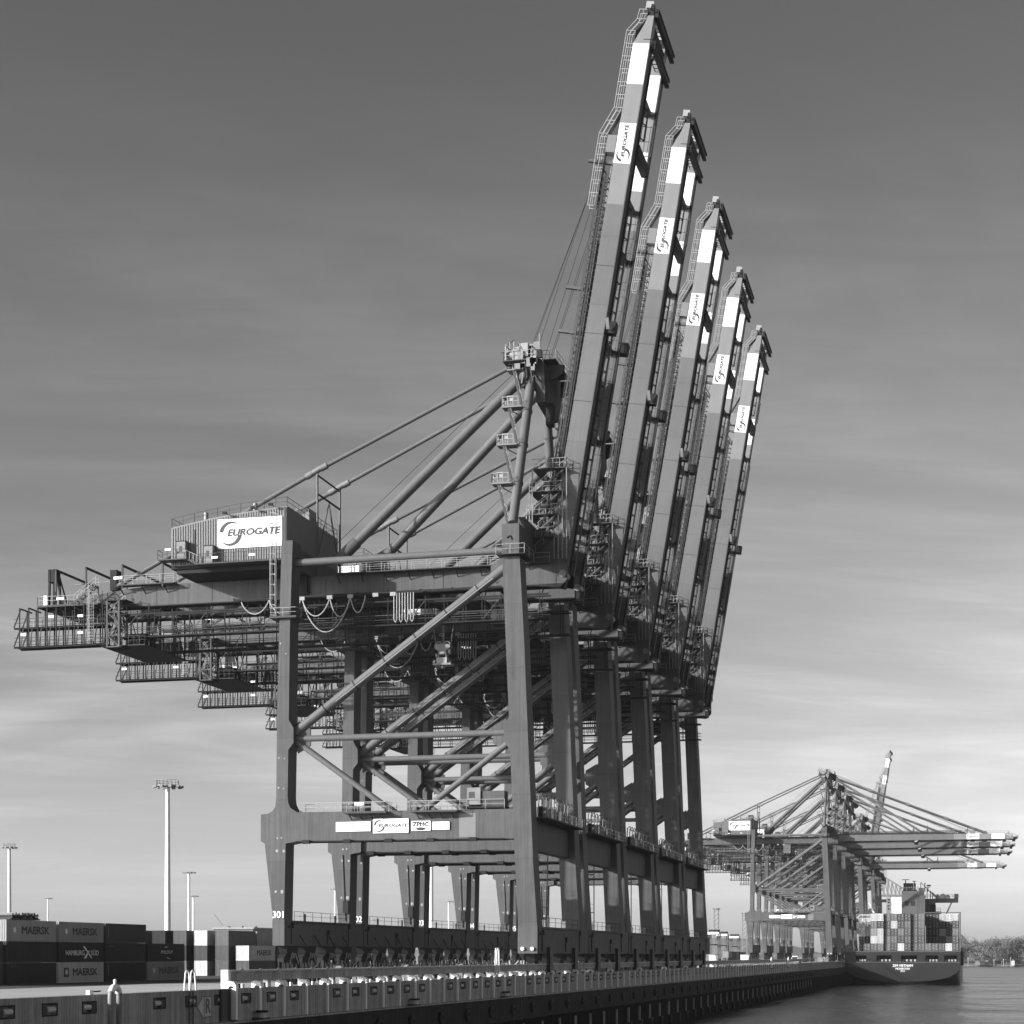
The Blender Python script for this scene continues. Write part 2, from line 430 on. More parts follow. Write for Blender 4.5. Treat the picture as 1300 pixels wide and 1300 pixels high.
# ribs with pale caps in front of the parapet
rib = MB(); rib.mm((0.003, -.12, zc1 + .05), (.16, .12, ZK + .003), 'white_paint'); RIB = rib.mesh('rib')
cp = MB()
cp.prism([(-.5, 0), (-.48, .36), (-.3, .5), (.1, .44), (.26, .24), (.28, 0), (.14, 0), (.08, .12), (-.08, .17), (-.22, .12), (-.26, 0)], 0, .5, 'white_paint')
cp.v = [(x, y, z + ZK + .004) for x, y, z in cp.v]
cp.mm((-.3, .02, ZK + .004), (.1, .48, ZK + .1), 'dark_steel'); cp.mm((-.75, 2.6, ZK + .004), (-.35, 3.0, ZK + .28), 'white_paint'); cp.mm((-.7, 1.1, ZK + .004), (-.3, 2.2, ZK + .3), 'dark_steel')
CAPM = cp.mesh('rib_cap')
for i, yy in enumerate(ys):
    if yy < YPAR - .1 or yy > 520: continue
    o = bpy.data.objects.new('rib', RIB); COL.objects.link(o); o.parent = qw; o.location = (0, yy - 100, 0)
    if yy < 232 or i % 5 == 0 or yy > 345:
        o = bpy.data.objects.new('rib_cap', CAPM); COL.objects.link(o); o.parent = qw; o.location = (0, yy - 100 - .2, 0)
# bollards on a low ledge of the wall
bo = MB(); bo.tube([(0, 0, 0), (0, 0, .35)], .3, 'concrete_light', 14); bo.tube([(0, 0, .35), (0, 0, .5)], .42, 'dark_steel', 14)
bo.mm((-.6, -.6, -.12), (.35, .6, 0), 'black_steel'); BOM = bo.mesh('mooring_post')
for u in (324, 637, 520):
    yy = YX(u, XE); o = bpy.data.objects.new('mooring_post', BOM); COL.objects.link(o); o.parent = qw; o.location = (.5, yy - 100, zc1 + .12)

# parapet wall
pw = empty('parapet_wall', (XE - .75, YPAR + .8, ZK), 'plain grey concrete parapet wall running along the quay crest below the cranes', 'wall')
zp = ZC - 0.0198 * 48.0 / .9695
mb = MB(); Lp = 560 - YPAR; y = 0
while y < Lp:
    mb.mm((-.2, y, .5), (.2, y + 6.72, zp - ZK - .12), 'concrete'); y += 6.75
mb.build('wall_panel', pw)
for k in range(60):
    mb = MB(); mb.mm((-.18, k * 6.75 + .02, -.9), (.18, k * 6.75 + .55, .498), 'concrete'); mb.build('wall_post', pw)
mb = MB(); mb.mm((-.32, -.02, zp - ZK - .118), (.32, Lp, zp - ZK), 'concrete_light'); mb.build('coping', pw)
mb = MB(); y = 1.2
while y < 210: mb.tube([(.28, y, zp - ZK - .18), (.38, y + .25, zp - ZK + .06), (.38, y + .6, zp - ZK + .04)], .05, 'galvanised', 6); y += 3.4
mb.build('clamp', pw)
mb = MB(); mb.mm((-.26, -.5, -.02), (.26, -.03, zp - ZK + .02), 'white_paint'); mb.build('end_pier', pw)

# white guard post, ladder hoops, arrow sign, pipe arch on the wall
yy = YX(294, XE)
g = empty('guard_post', (XE + .12, yy, zc1), 'bright white upright post fixed to the wall below the parapet end', 'post')
mb = MB(); mb.mm((-.1, -.14, .1), (.26, .14, ZK - zc1 + .02), 'white_paint'); mb.build('post', g)
mb = MB(); mb.mm((-.11, -.2, .0), (.24, .2, .1), 'dark_steel'); mb.build('foot', g)
def quay_ladder(u, label, z0, hoopH, s=1.0, dx=0.0):
    yy = YX(u, XE + dx); g = empty('quay_ladder', (XE + dx, yy, ZK), label, 'ladder', 'ladders on the quay edge')
    mb = MB(); mb.ladder((.1, -.02, z0 - ZK), (.1, -.02, 0), (0, 1, 0), 'black_steel', w=.6); mb.build('rungs', g)
    for sgn in (-1, 1):
        mb = MB(); pts = []
        for i in range(15):
            a = math.pi * i / 14; pts.append((0.02 - .0 * i, sgn * .42 * s - math.cos(a) * .30 * s, hoopH - .3 * s + math.sin(a) * .3 * s))
        pts = [(0.02, sgn * .42 * s - .48 * s * (1 if sgn < 0 else .75), .0)] + pts + [(0.02, sgn * .42 * s + .48 * s * (.75 if sgn < 0 else 1), 0)]
        mb.tube(pts, .055, 'white_paint', 8); mb.build('hoop', g)
    return g
quay_ladder(241, 'pale twin-hooped ladder rail standing on the quay edge left of the arrow sign', zc1, 1.25)
quay_ladder(631, 'small white twin-hooped ladder on top of the parapet in front of the crane bogies', ZK, 1.15 + zp - ZK + .6, 1.0, -.3)
lb = empty('wall_ladder', (XE + .05, YX(284, XE), zc1), 'dark recessed ladder frame on the wall beside the white guard post', 'ladder')
mb = MB(); mb.ladder((.12, 0, .1), (.12, 0, ZK - zc1 - .05), (0, 1, 0), 'black_steel', w=1.3)
mb.mm((.003, -.75, .05), (.05, .75, ZK - zc1 - .02), 'black_steel'); mb.build('rungs', lb)
sg = empty('arrow_sign', (XE + .06, YX(258, XE), (ZK + zc1) / 2), 'pale sign plate with letter R and an arrow head pointing left', 'sign')
mb = MB(); y0 = -1.15
mb.mm((-.055, .02, -.68), (.0, 1.15, .68), 'concrete_light'); mb.build('plate', sg)
mb = MB(); mb.extr([(-.05, -.06, -.72), (-.05, -.95, .0), (-.05, -.06, .72)], (.05, 0, 0), 'concrete_light'); mb.build('arrow', sg)
mb = MB(); put_text(mb, 'R', (.008, .58, 0), (0, 1, 0), (0, 0, 1), 1.35, 'sign_black', bold=.05, fit=.72)
for q in ((-.68, -.62), (.62, .68)): mb.mm((.001, .02, q[0]), (.006, 1.15, q[1]), 'sign_black')
mb.mm((.001, .02, -.62), (.006, .07, .62), 'sign_black'); mb.mm((.001, 1.10, -.62), (.006, 1.15, .62), 'sign_black')
mb.build('letter', sg)
XA = XE + 1.3; ya = YX(146, XA); za = W(146, 1249, ya).z
ar = empty('pipe_arch', (XA, ya, 0), 'thick grey pipe bent into an upside-down U in front of the quay wall', 'guard rail')
mb = MB(); pts = [(0, -.52, -1)]
for i in range(15):
    a = math.pi * i / 14; pts.append((0, -math.cos(a) * .52, za - .70 + math.sin(a) * .52))
pts.append((0, .52, -1)); mb.tube(pts, .17, 'machine_grey', 14); mb.build('pipe', ar)
mb = MB(); pts = []
for i in range(11):
    a = math.pi * (i + 2) / 14; pts.append((0, -math.cos(a) * .52, za - .70 + math.sin(a) * .52))
mb.tube(pts, .19, 'white_paint', 14); mb.build('pale_bend', ar)  # paler sleeve over the top of the bend
mb = MB(); mb.tube([(0, 0, za), (0, 0, za + .12), (0, 0, za + .2), (0, 0, za + .27)], [.07, .1, .1, .03], 'white_paint', 10); mb.build('lamp_knob', ar)
cl = empty('cleat_box', (XE - .4, YX(122, XE), ZK), 'small white junction box with a pipe on the quay edge beside the pipe arch', 'box')
mb = MB(); mb.mm((-.12, -.2, 0), (.12, .2, .26), 'white_paint'); mb.build('case', cl)
mb = MB(); mb.tube([(0, .2, .16), (0, 1.3, .18)], .04, 'dark_steel', 8); mb.build('pipe', cl)

# ------------------------------------------------------------------ ship-to-shore cranes
YF, YR_, YC = 201.5, 227.5, 214.5; LT = 2.8
P0 = W(670, 1176, YF)
ROOT = Vector((P0.x, YC, ZG)); PITCH = 28.25
HW = 13.0                                             # half depth of the portal frame
def l(u, v, Y=YF): return W(u, v, Y) - ROOT
def xz(pts, Y=YF): return [(p.x, p.z) for p in (l(u, v, Y) for u, v in pts)]
GY = 4.7; YG = YC - GY                                 # outer face of the front girder
leg_land = [(357.5,686),(371.5,686),(368,800),(366.5,914),(372.5,924),(372.5,943),(366,952),(365,1012),(366,1020),(369,1026),(377,1031),(377,1068),(362.5,1071),(360.6,1168),(346.5,1168),(336,1071),(331,1068),(331,1034),(340,1033),(346,1029.5),(349.5,1024),(350.6,1012),(351.5,920),(354.4,800)]
leg_water = [(637.5,706.3),(659.5,706.3),(665,805),(677,1100),(682,1176),(657.8,1176),(652.5,1065),(650.7,1027),(647.5,952),(640,941),(640,920),(646,910),(641.4,800)]
hinge = l(715.5, 735, YG); tipd = l(827.6, 37, YG) - hinge
EL = math.atan2(tipd.z, tipd.x)
zgb = 44.0 + 3.5; zgt = 46.55 + 3.5                    # girder bottom and top above the apron
xl = l(354, 700).x; xw = l(650, 700).x
XLEFT = l(75, 770, YG).x; XEND = hinge.x - .4
def signplate(parent, u0, u1, v0, v1, kind):
    mb = MB(); a = l(u0, v1); b = l(u1, v0); y = -HW
    mb.mm((a.x, y - .16, a.z), (b.x, y - .05, b.z), 'sign_white')
    for q in (.15, .85): mb.mm((a.x + (b.x - a.x) * q - .1, y - .05, a.z + .2), (a.x + (b.x - a.x) * q + .1, y - .002, b.z - .2), 'dark_steel')
    c = Vector(((a.x + b.x) / 2, y - .165, (a.z + b.z) / 2)); w = b.x - a.x; h = b.z - a.z; X = (1, 0, 0); Z = (0, 0, 1)
    if kind == 'euro': eurogate(mb, c, X, Z, h, w)
    if kind == 'load': put_text(mb, 'Tragfähigkeit', c + Vector((-w * .08, 0, h * .18)), X, Z, h * .42, 'sign_faint', fit=w * .62)
    if kind == 'maker':
        put_text(mb, 'ZPMC', c + Vector((0, 0, h * .13)), X, Z, h * .55, 'sign_grey', bold=.04, fit=w * .82)
        mb.mm((c.x - w * .42, c.y, c.z + h * .36), (c.x + w * .42, c.y + .003, c.z + h * .42), 'sign_grey')
        arc_shape(mb, c + Vector((0, 0, -h * .30)), (1, 0, 0), (0, 0, .3), .0, w * .26, 0, 360, 'sign_grey', 24, False)
    return mb.build('sign_plate', parent)

def build_crane_base():
    root = empty('gantry_crane', ROOT)
    # --- legs
    for nm in (0, 1):
        for s in (-1, 1):
            y0, y1 = (-HW, -HW + LT) if s < 0 else (HW - LT, HW)
            mb = MB(); mb.prism(xz(leg_land if nm == 0 else leg_water), y0, y1, 'crane_steel')
            if nm == 0:
                for (u, v, r) in ((352, 1064, .13), (357, 1063.5, .12), (351.5, 1080, .2), (360, 1080.5, .18), (350, 1132, .17), (358, 1132, .24), (356, 817, .12), (363, 830, .1), (354, 962, .12), (361, 963, .1), (353.5, 1000, .13), (360, 1001, .1)):
                    q = l(u, v); yy = y0 - .008 if s < 0 else y0 - .008
                    mb.add([(q.x + math.cos(k * .785) * r * random.uniform(.7, 1.1), yy, q.z + math.sin(k * .785) * r * random.uniform(.7, 1.1)) for k in range(8)], [tuple(range(8))], 'galvanised')
            lg = mb.build('leg', root, split=False)
            if nm == 0:
                mb = MB()                              # node platform
                c = l(361, 784); mb.box((c.x, (y0 + y1) / 2, c.z), (3.4, 3.9, .22), 'walkway_steel')
                for dx in (-1.65, 1.65): mb.rail([(c.x + dx, (y0 + y1) / 2 - 1.9, c.z), (c.x + dx, (y0 + y1) / 2 + 1.9, c.z)])
                mb.rail([(c.x - 1.65, (y0 + y1) / 2 - 1.9, c.z), (c.x + 1.65, (y0 + y1) / 2 - 1.9, c.z)]); mb.build('platform', lg)
                mb = MB(); a = l(352, 780); b = l(351.5, 650)
                mb.ladder((a.x - .35, y0 + .4, a.z), (a.x - .35, y0 + .4, b.z), (0, 1, 0), cage=(-.75, 0, 0)); mb.build('ladder', lg)
                if s < 0:
                    mb = MB(); c = l(353.8, 1161.5); put_text(mb, '301', (c.x, -HW - .006, c.z), (1, 0, 0), (0, 0, 1), 1.15, 'sign_white', fit=1.35, bold=.02)
                    mb.build('number', lg)
                else:
                    mb = MB(); c = l(348, 1145); mb.box((c.x + .9, y0 - .22, c.z), (.75, .42, 1.6), 'dark_steel'); mb.build('switch_box', lg)
                    mb = MB(); mb.tube([(l(352,1100).x,y0-.08,l(352,1072).z),(l(352,1100).x+.4,y0-.08,l(352,1165).z)],.05,'dark_steel',6); mb.build('cable_pipe', lg)
            else:
                mb = MB(); p = l(637, 703.5); q = l(659, 664)
                mb.mm((p.x, y0, p.z), (q.x, y1, q.z), 'crane_steel')
                mb.tube([(p.x + .6, y0 - .05, q.z - 1.6), (p.x + 1.0, y0 - .05, q.z - 1.4), (p.x + 1.2, y0 - .05, q.z - 1.8)], .1, 'black_steel', 6)
                mb.build('leg_head', lg)
                mb = MB(); p = l(632, 706.1); q = l(668, 703.6); ya, yb = y0 - .9, y1 + .9
                mb.mm((p.x, ya, p.z), (q.x, yb, q.z), 'walkway_steel')
                mb.rail([(p.x, ya, q.z), (q.x, ya, q.z), (q.x, yb, q.z)]); mb.rail([(p.x, ya, q.z), (p.x, yb, q.z)]); mb.build('platform', lg)
    # --- sills and bogies
    for side in (0, 1):
        a, b = (l(346.2, 1200.5), l(361, 1168)) if side == 0 else (l(657.6, 1210.5), l(682.2, 1176))
        b.z -= .003
        mb = MB(); mb.mm((a.x - .02, -HW - .05, a.z), (b.x + .02, HW + 2.3, b.z), 'crane_steel')
        for y in (-HW + .4,):
            mb.mm((b.x + .02, y - .05, a.z), (b.x + .08, y + .05, b.z), 'dark_steel')
        for k in range(4 if side == 0 else 0):         # slanted ties on the inner face
            y = -8 + k * 5.1; mb.beam((b.x + .05, y, a.z + 1.3), (b.x + .5, y + 1.1, a.z - .1), .12, .12, 'black_steel')
        for y in (-7.4, 6.5) if side else (): mb.mm((b.x + .02, y - .8, a.z - 2.2), (b.x + .4, y + .8, a.z + .75), 'black_steel')
        sb = mb.build('sill_beam', root)
        mb = MB()
        for s in (-1, 1):
            if s > 0 or side == 0: continue
            for t in (.25, .75): mb.tube([(a.x + (b.x - a.x) * t, s * (HW + .051), a.z + .55), (a.x + (b.x - a.x) * t, s * (HW + .3), a.z + .55)], .22, 'white_paint', 10)
        if side: mb.build('buffer', sb)
        mb = MB(); x = b.x + .02                      # pipes, junction boxes and lugs on the sill side
        for y, h in ((-10.9, 2.4), (1.6, 1.7), (9.6, 2.6)): mb.beam((x + .06, y, a.z + .2), (x + .06, y, a.z + .2 + h), .1, .1, 'dark_steel'); mb.box((x + .1, y + .35, a.z + h), (.2, .45, .6), 'dark_steel')
        for y in (-11.7, -11.1): mb.tube([(x, y, b.z - .8), (x + .2, y, b.z - .8)], .14, 'black_steel', 8)
        mb.beam((x + .06, -10.9, b.z - .25), (x + .06, 9.6, b.z - .25), .08, .08, 'dark_steel'); mb.build('conduit', sb, split=False)
        mb = MB(); mb.rail([(b.x - .1, -9.5, b.z), (b.x - .1, 9.5, b.z)], 'dark_steel', gap=3)
        for y in (-5, 6): mb.box(((a.x + b.x) / 2, y, b.z + .45), (.6, .8, .9), 'machine_grey')
        mb.build('railing', sb)
        cx = (a.x + b.x) / 2
        for s in (-1, 1):
            for k in (0, 1):
                yc = s * (3.6 + k * 6.2); mb = MB(); zt = a.z
                mb.extr([(cx - .5, yc - 2.2, zt), (cx - .5, yc + 2.2, zt), (cx - .5, yc + 1.6, zt - .9), (cx - .5, yc + .4, zt - 1.25), (cx - .5, yc - .4, zt - 1.25), (cx - .5, yc - 1.6, zt - .9)], (1.0, 0, 0), 'dark_steel')
                for t in (-1, 1):
                    c2 = yc + t * 1.35
                    mb.extr([(cx - .4, c2 - 1.2, zt - 1.5), (cx - .4, c2 - .35, zt - .95), (cx - .4, c2 + .35, zt - .95), (cx - .4, c2 + 1.2, zt - 1.5), (cx - .4, c2 + 1.2, zt - 1.95), (cx - .4, c2 - 1.2, zt - 1.95)], (.8, 0, 0), 'dark_steel')
                    for w in (-.65, .65):
                        mb.tube([(cx - .25, c2 + w, .42), (cx + .25, c2 + w, .42)], .42, 'black_steel', 16)
                        mb.mm((cx - .45, c2 + w - .25, .3), (cx - .28, c2 + w + .25, zt - 1.9), 'dark_steel')
                        mb.mm((cx + .28, c2 + w - .25, .3), (cx + .45, c2 + w + .25, zt - 1.9), 'dark_steel')
                mb.box((cx + .6, yc, zt - 1.2), (.3, .5, .6), 'machine_grey'); mb.tube([(cx + .75, yc + .4, zt - .9), (cx + .75, yc + 1.5, zt - 2.2)], .08, 'galvanised', 6)
                mb.tube([(cx + .75, yc - 1.5, zt - 2.2), (cx + .75, yc - .6, zt - .8)], .07, 'galvanised', 6)
                mb.build('bogie', root)
        mb = MB()
        for y in (-6.7, .3, 7.3):
            x = (b.x + 1.1 if side == 0 else a.x - 2.6); h = 2.9
            for dx in (0, 1.4): mb.beam((x + dx, y, 0), (x + dx, y, h), .16, .16, 'galvanised')
            mb.beam((x, y, h * .55), (x + 1.4, y, h * .55), .14, .14, 'galvanised'); mb.beam((x, y, h * .55), (x + 1.1, y, h), .14, .14, 'galvanised')
        x = (b.x + 1.3 if side == 0 else a.x - 1.6); mb.box((x, 2.4, 1.1), (1.0, 1.2, 2.2), 'machine_grey'); mb.box((x, -3.6, 1.3), (.8, 1.6, 1.6), 'black_steel')
        mb.build('cable_guide', root)
    # --- portal beams, signs, braces
    for s in (-1, 1):
        y0, y1 = (-HW + .01, -HW + 2.3) if s < 0 else (HW - 2.3, HW - .01)
        ym = s * (HW - 1.15)
        mb = MB(); mb.prism(xz([(377,1031.2),(650.6,1026.7),(652.3,1064.5),(377,1067.6)]), y0, y1, 'crane_steel')
        a = l(375, 1068); b = l(640, 1065)
        mb.mm((a.x, y0 - .12, a.z - .12), (b.x, y1 + .12, a.z), 'dark_steel')
        for k in range(5):
            x = a.x + (b.x - a.x) * (k + .2) / 5
            mb.mm((x, y0 - .5, a.z - .35), (x + .9, y0 - .12, a.z + .1), 'dark_steel')
        pb = mb.build('portal_beam', root)
        mb = MB(); c0 = l(583, 1066); c1 = l(604, 1029); mb.mm((c0.x, y0 - .03, c0.z + .3), (c1.x, y0 - .003, c1.z - .3), 'band_grey')
        if s < 0: mb.build('repair_patch', pb)
        if s < 0:
            signplate(pb, 427, 471, 1043, 1056, 'load'); signplate(pb, 474, 519, 1039, 1058, 'euro')
            signplate(pb, 522.5, 547, 1042, 1055, 'maker'); signplate(pb, 549, 571, 1043, 1053.5, 'blank')
        mb = MB(); zt = l(450, 1030).z
        for u0, u1 in ((440, 494), (525, 584)):
            p = l(u0, 1031); q = l(u1, 1031); mb.mm((p.x, y0 - 1.3, zt - .35), (q.x, y0 - .02, zt - .15), 'walkway_steel')
            mb.rail([(p.x, y0 - .1, zt - .15), (p.x, y0 - 1.25, zt - .15), (q.x, y0 - 1.25, zt - .15), (q.x, y0 - .1, zt - .15)])
            mb.box((p.x + 2.0, y0 - 1.32, zt + .75), (1.1, .04, .35), 'sign_white') if s < 0 and u0 < 500 else None
            for k in range(4):
                x = p.x + (q.x - p.x) * (k + .5) / 4; mb.beam((x, y0 - 1.2, zt - .35), (x, y0 - .05, zt - 1.0), .1, .1, 'dark_steel')
        mb.rail([(l(380, 1031).x, y0 + .15, zt), (l(640, 1031).x, y0 + .15, zt)], gap=2.2)
        mb.rail([(l(380, 1031).x, y1 - .15, zt), (l(640, 1031).x, y1 - .15, zt)], gap=2.2); mb.build('walkway', pb)
        def br(p, q, dia, rings=0):
            mb = MB(); A = l(*p); B = l(*q); A.y = B.y = ym
            mb.tube([A, B], dia / 2, 'crane_tube', 20)
            for e, o in ((A, B), (B, A)):              # forked end plates
                t = (o - e).normalized(); mb.beam(e - t * .9, e + t * 1.2, .16, dia * 1.25, 'dark_steel', up=(0, 0, 1))
            for i in range(rings):
                t = (i + 1) / (rings + 1); c = A.lerp(B, t); d = (B - A).normalized()
                mb.tube([c - d * .06, c + d * .06], dia / 2 + .06, 'dark_steel', 20)
            if rings:
                off = Vector((0, -dia / 2 - .12, -dia * .3)); mb.tube([A.lerp(B, .2) + off, A.lerp(B, .93) + off], .05, 'cable_light', 6)
            mb.build('brace', root)
        br((371, 928), (644, 714), 1.12, 6)
        br((369, 936.8), (645, 928.3), .74)
        br((371, 939), (497, 1031), .74); br((647, 938), (530, 1031), .74)
        br((368, 712.1), (644, 695.6), .84)
        mb = MB()
        for p, dx in (((374, 935), 1), ((640, 931), -1)):
            c = l(*p); mb.prism([(c.x, c.z - 1.9), (c.x, c.z + 1.9), (c.x + dx * 1.6, c.z + 1.0), (c.x + dx * 1.6, c.z - 1.0)], ym - .12, ym + .12, 'crane_steel')
        c = l(633, 722); mb.prism([(c.x + 1.0, c.z + 2.2), (c.x + 1.0, c.z - 2.2), (c.x - 1.2, c.z - 1.1), (c.x - 1.2, c.z + .6)], ym - .15, ym + .15, 'crane_steel')
        mb.build('gusset', root)
    # box and rails on top of the portal beam
    mb = MB(); p = l(592, 1028); q = l(641, 1003); z0 = l(600, 1027).z
    mb.mm((p.x, -HW + .3, z0 + .5), (p.x + 1.6, -HW + 2.2, z0 + 2.5), 'machine_grey'); mb.mm((p.x + 1.7, -HW + .5, z0 + .3), (q.x - .2, -HW + 2.2, z0 + 2.1), 'crane_steel')
    mb.mm((p.x, -HW + .2, z0 + .12), (q.x, -HW + 2.3, z0 + .3), 'dark_steel')
    mb.mm((p.x + .2, -HW + .27, z0 + 1.3), (p.x + .9, -HW + .3, z0 + 2.0), 'glass_dark'); mb.build('switch_cabin', root)
    # --- ties along the quay
    a = l(652, 1076); b = l(666, 1034)
    mb = MB(); mb.mm((a.x, -HW + LT, a.z), (b.x, HW - LT, b.z), 'crane_steel'); tb = mb.build('tie_beam', root)
    mb = MB(); mb.mm((b.x + .003, -HW + 2.55, b.z - .25), (b.x + 2.1, HW - 2.55, b.z - .1), 'walkway_steel')
    mb.rail([(b.x + 2.05, -HW + 2.6, b.z - .1), (b.x + 2.05, HW - 2.6, b.z - .1)], gap=1.2)
    for k in range(9):
        y = -8 + k * 2; mb.tube([(b.x + .4, y, b.z), (b.x + .5, y, b.z + 2.6), (b.x + .8, y + .4, b.z + 2.9), (b.x + 1.0, y + .6, b.z + 2.2)], .08, 'machine_grey', 6)
        mb.box((b.x + .5, y + .9, b.z + .7), (.5, .7, 1.4), 'crane_steel' if k % 2 else 'dark_steel')
    mb.build('walkway', tb)
    a = l(660, 735); b = l(668, 672)
    for (x0, x1, z0, z1) in ((l(639, 690).x, l(658, 690).x, zgt + .35, zgt + 4.4), (xl - .6, xl + .9, zgt + .05, zgt + 2.6)):
        mb = MB(); mb.mm((x0, -HW + LT, z0), (x1, HW - LT, z1), 'crane_steel')
        for s in (-1, 1): mb.mm((x0 + .3, s * (GY + .05), zgb + .3), (x1 - .3, s * (GY + .45), z0), 'dark_steel')
        mb.build('cross_beam', root)
    # --- access stairs by the waterside legs
    mb = MB(); x = l(640, 1100).x; z = l(670, 1176).z; zt = l(670, 1031).z; i = 0; ya, yb = -3.0, 1.2
    n = 5; dz = (zt - z) / n
    for i in range(n):
        p, q = ((x, ya, z + i * dz), (x, yb, z + (i + 1) * dz)) if i % 2 == 0 else ((x, yb, z + i * dz), (x, ya, z + (i + 1) * dz))
        mb.stair(p, q, (.8, 0, 0)); e = Vector(q); s = 1 if i % 2 == 0 else -1
        mb.mm((x - .1, e.y, e.z - .1), (x + 1.6, e.y + s * 1.1, e.z), 'walkway_steel')
        mb.rail([(x - .1, e.y, e.z), (x - .1, e.y + s * 1.1, e.z), (x + 1.6, e.y + s * 1.1, e.z)])
    for dx in (0, 1.6):
        for yy in (ya - 1, yb + 1): mb.beam((x + dx, yy, z), (x + dx, yy, zt), .12, .12, 'crane_steel')
    mb.build('access_stair', root)
    # --- fixed girders
    for s in (-1, 1):
        y0, y1 = (-GY, -GY + 1.4) if s < 0 else (GY - 1.4, GY)
        mb = MB(); mb.prism([(XLEFT, zgb + .6), (XLEFT + 3, zgb), (XEND, zgb), (XEND, zgt), (XLEFT + 13, zgt), (XLEFT + 8, zgt - .5), (XLEFT + 3, zgt - 1.1), (XLEFT, zgt - 1.2)], y0, y1, 'crane_steel')
        mb.mm((XLEFT + 3, y0 - .18, zgb - .14), (XEND, y1 + .18, zgb), 'dark_steel')
        k = XLEFT + 6
        while k < XEND: mb.mm((k, y0 - .015, zgb), (k + .06, y0, zgt - .3), 'dark_steel'); k += 7.5
        mb.build('girder', root)
        mb = MB(); o = y0 - 1.25 if s < 0 else y1 + 1.25; i = y0 - .02 if s < 0 else y1 + .02
        for xa, xb in ((XLEFT + 9, l(226, 750, YG).x), (l(432, 735, YG).x, XEND - 1)):
            mb.mm((xa, o, zgt - .1), (xb, i, zgt + .02), 'walkway_steel'); mb.rail([(xa, o, zgt), (xb, o, zgt)]); mb.rail([(xa, i, zgt), (xb, i, zgt)])
            k = xa
            while k < xb: mb.beam((k, o, zgt - .1), (k, i, zgt - 1.0), .1, .1, 'dark_steel'); k += 3
        mb.build('girder_walkway', root)
    mb = MB(); k = XLEFT + .3
    while k < XEND - 2:
        mb.mm((k, -GY + 1.4, zgb + .5), (k + .6, GY - 1.4, zgb + 1.4), 'dark_steel'); k += 11.3
    mb.build('girder_tie', root)
    # trolley rails, festoon rail and long lower gallery, both sides
    for s in (-1, 1):
        mb = MB(); yo = s * (GY + .25); yi = s * (GY + 1.6)
        xa = l(160, 800, YG).x; xb = l(700, 790, YG).x; zf = l(160, 809.5, YG - 1).z
        mb.mm((xa, yo, zf - .16), (xb, yi, zf), 'dark_steel')
        for yy in (yo, yi):
            mb.beam((xa, yy, zf + 1.1), (xb, yy, zf + 1.1), .08, .08, 'walkway_steel'); mb.beam((xa, yy, zf + .55), (xb, yy, zf + .55), .06, .06, 'walkway_steel')
            mb.beam((xa, yy, zf + 2.75), (xb, yy, zf + 2.75), .16, .2, 'dark_steel')
        k = xa
        while k < xb:
            for yy in (yo, yi): mb.beam((k, yy, zf), (k, yy, zf + 3.2), .1, .1, 'dark_steel')
            mb.beam((k, yo, zf + 3.2), (k, yi - s * 2.2, zgb - .1), .1, .1, 'dark_steel'); k += 2.35
        k = xa
        while k < xb - 3: mb.beam((k, yi, zf), (k + 2.35, yi, zf + 2.7), .07, .07, 'walkway_steel'); k += 9.4
        mb.build('lower_gallery', root)
        if s > 0: continue
        mb = MB(); ylow = s * (GY + .3); yhi = s * (GY + 2.2)                # hanging two-storey gallery behind the girder end
        xa = l(31, 800, YG - 1).x; xb = l(140, 800, YG - 1).x; z2 = l(31, 823, YG - 1).z; z1 = l(31, 799, YG - 1).z; zt = l(31, 775, YG - 1).z
        for z in (z1, z2):
            mb.mm((xa - .8, ylow, z - .22), (xb, ylow + s * .25, z), 'dark_steel'); mb.mm((xa - .8, yhi - s * .25, z - .22), (xb, yhi, z), 'dark_steel')
            mb.mm((xa - .8, ylow, z - .1), (xb, yhi, z - .04), 'dark_steel')
        k = xa; j = 0
        while k < xb:
            for yy in (ylow, yhi): mb.beam((k, yy, z2), (k, yy, zt), .13, .13, 'dark_steel')
            mb.beam((k, ylow - s * 1.2, zt), (k, yhi, zt), .13, .16, 'dark_steel')
            mb.beam((k + .5, yhi, z1 - .2), (k + .15, yhi, z2), .09, .09, 'walkway_steel'); mb.beam((k + .9, ylow, z1), (k + .9, ylow, z1 + 1.3), .1, .1, 'galvanised')
            mb.beam((k + .6, ylow, z2), (k + .6, ylow, z2 + 1.5), .08, .08, 'walkway_steel'); k += 1.28; j += 1
        for z in (z1, z2):
            for h in (.55, 1.1): mb.beam((xa - .8, yhi, z + h), (xb, yhi, z + h), .06, .06, 'walkway_steel'); mb.beam((xa - .8, ylow, z + h), (xb, ylow, z + h), .06, .06, 'walkway_steel')
        for yy in (ylow, yhi):
            mb.beam((xa - .8, yy, z1), (xa + .2, yy, zt), .12, .12, 'dark_steel'); mb.beam((xa - .8, yy, z2), (xa + .2, yy, z1), .12, .12, 'dark_steel')
        for u, v in ((36, 808), (71, 785), (108, 784), (108, 805)):
            c = l(u, v, YG - 1); mb.box((c.x, -GY - 2.24 if s < 0 else GY + 2.24, c.z), (.75, .06, .3), 'white_paint')
        mb.build('rear_gallery', root)
        mb = MB(); p = l(118, 815, YG - 2); q = l(118, 748, YG - 2)
        y = -GY - 2.4 if s < 0 else GY + 2.4
        mb.ladder((p.x, y, p.z), (p.x, y, q.z), (1, 0, 0), cage=(0, s * .8, 0), w=.6); mb.build('caged_ladder', root)
        mb = MB(); p = l(138, 822, YG - 2); q = l(153, 763, YG - 2); yb = y + (s * -2.2)
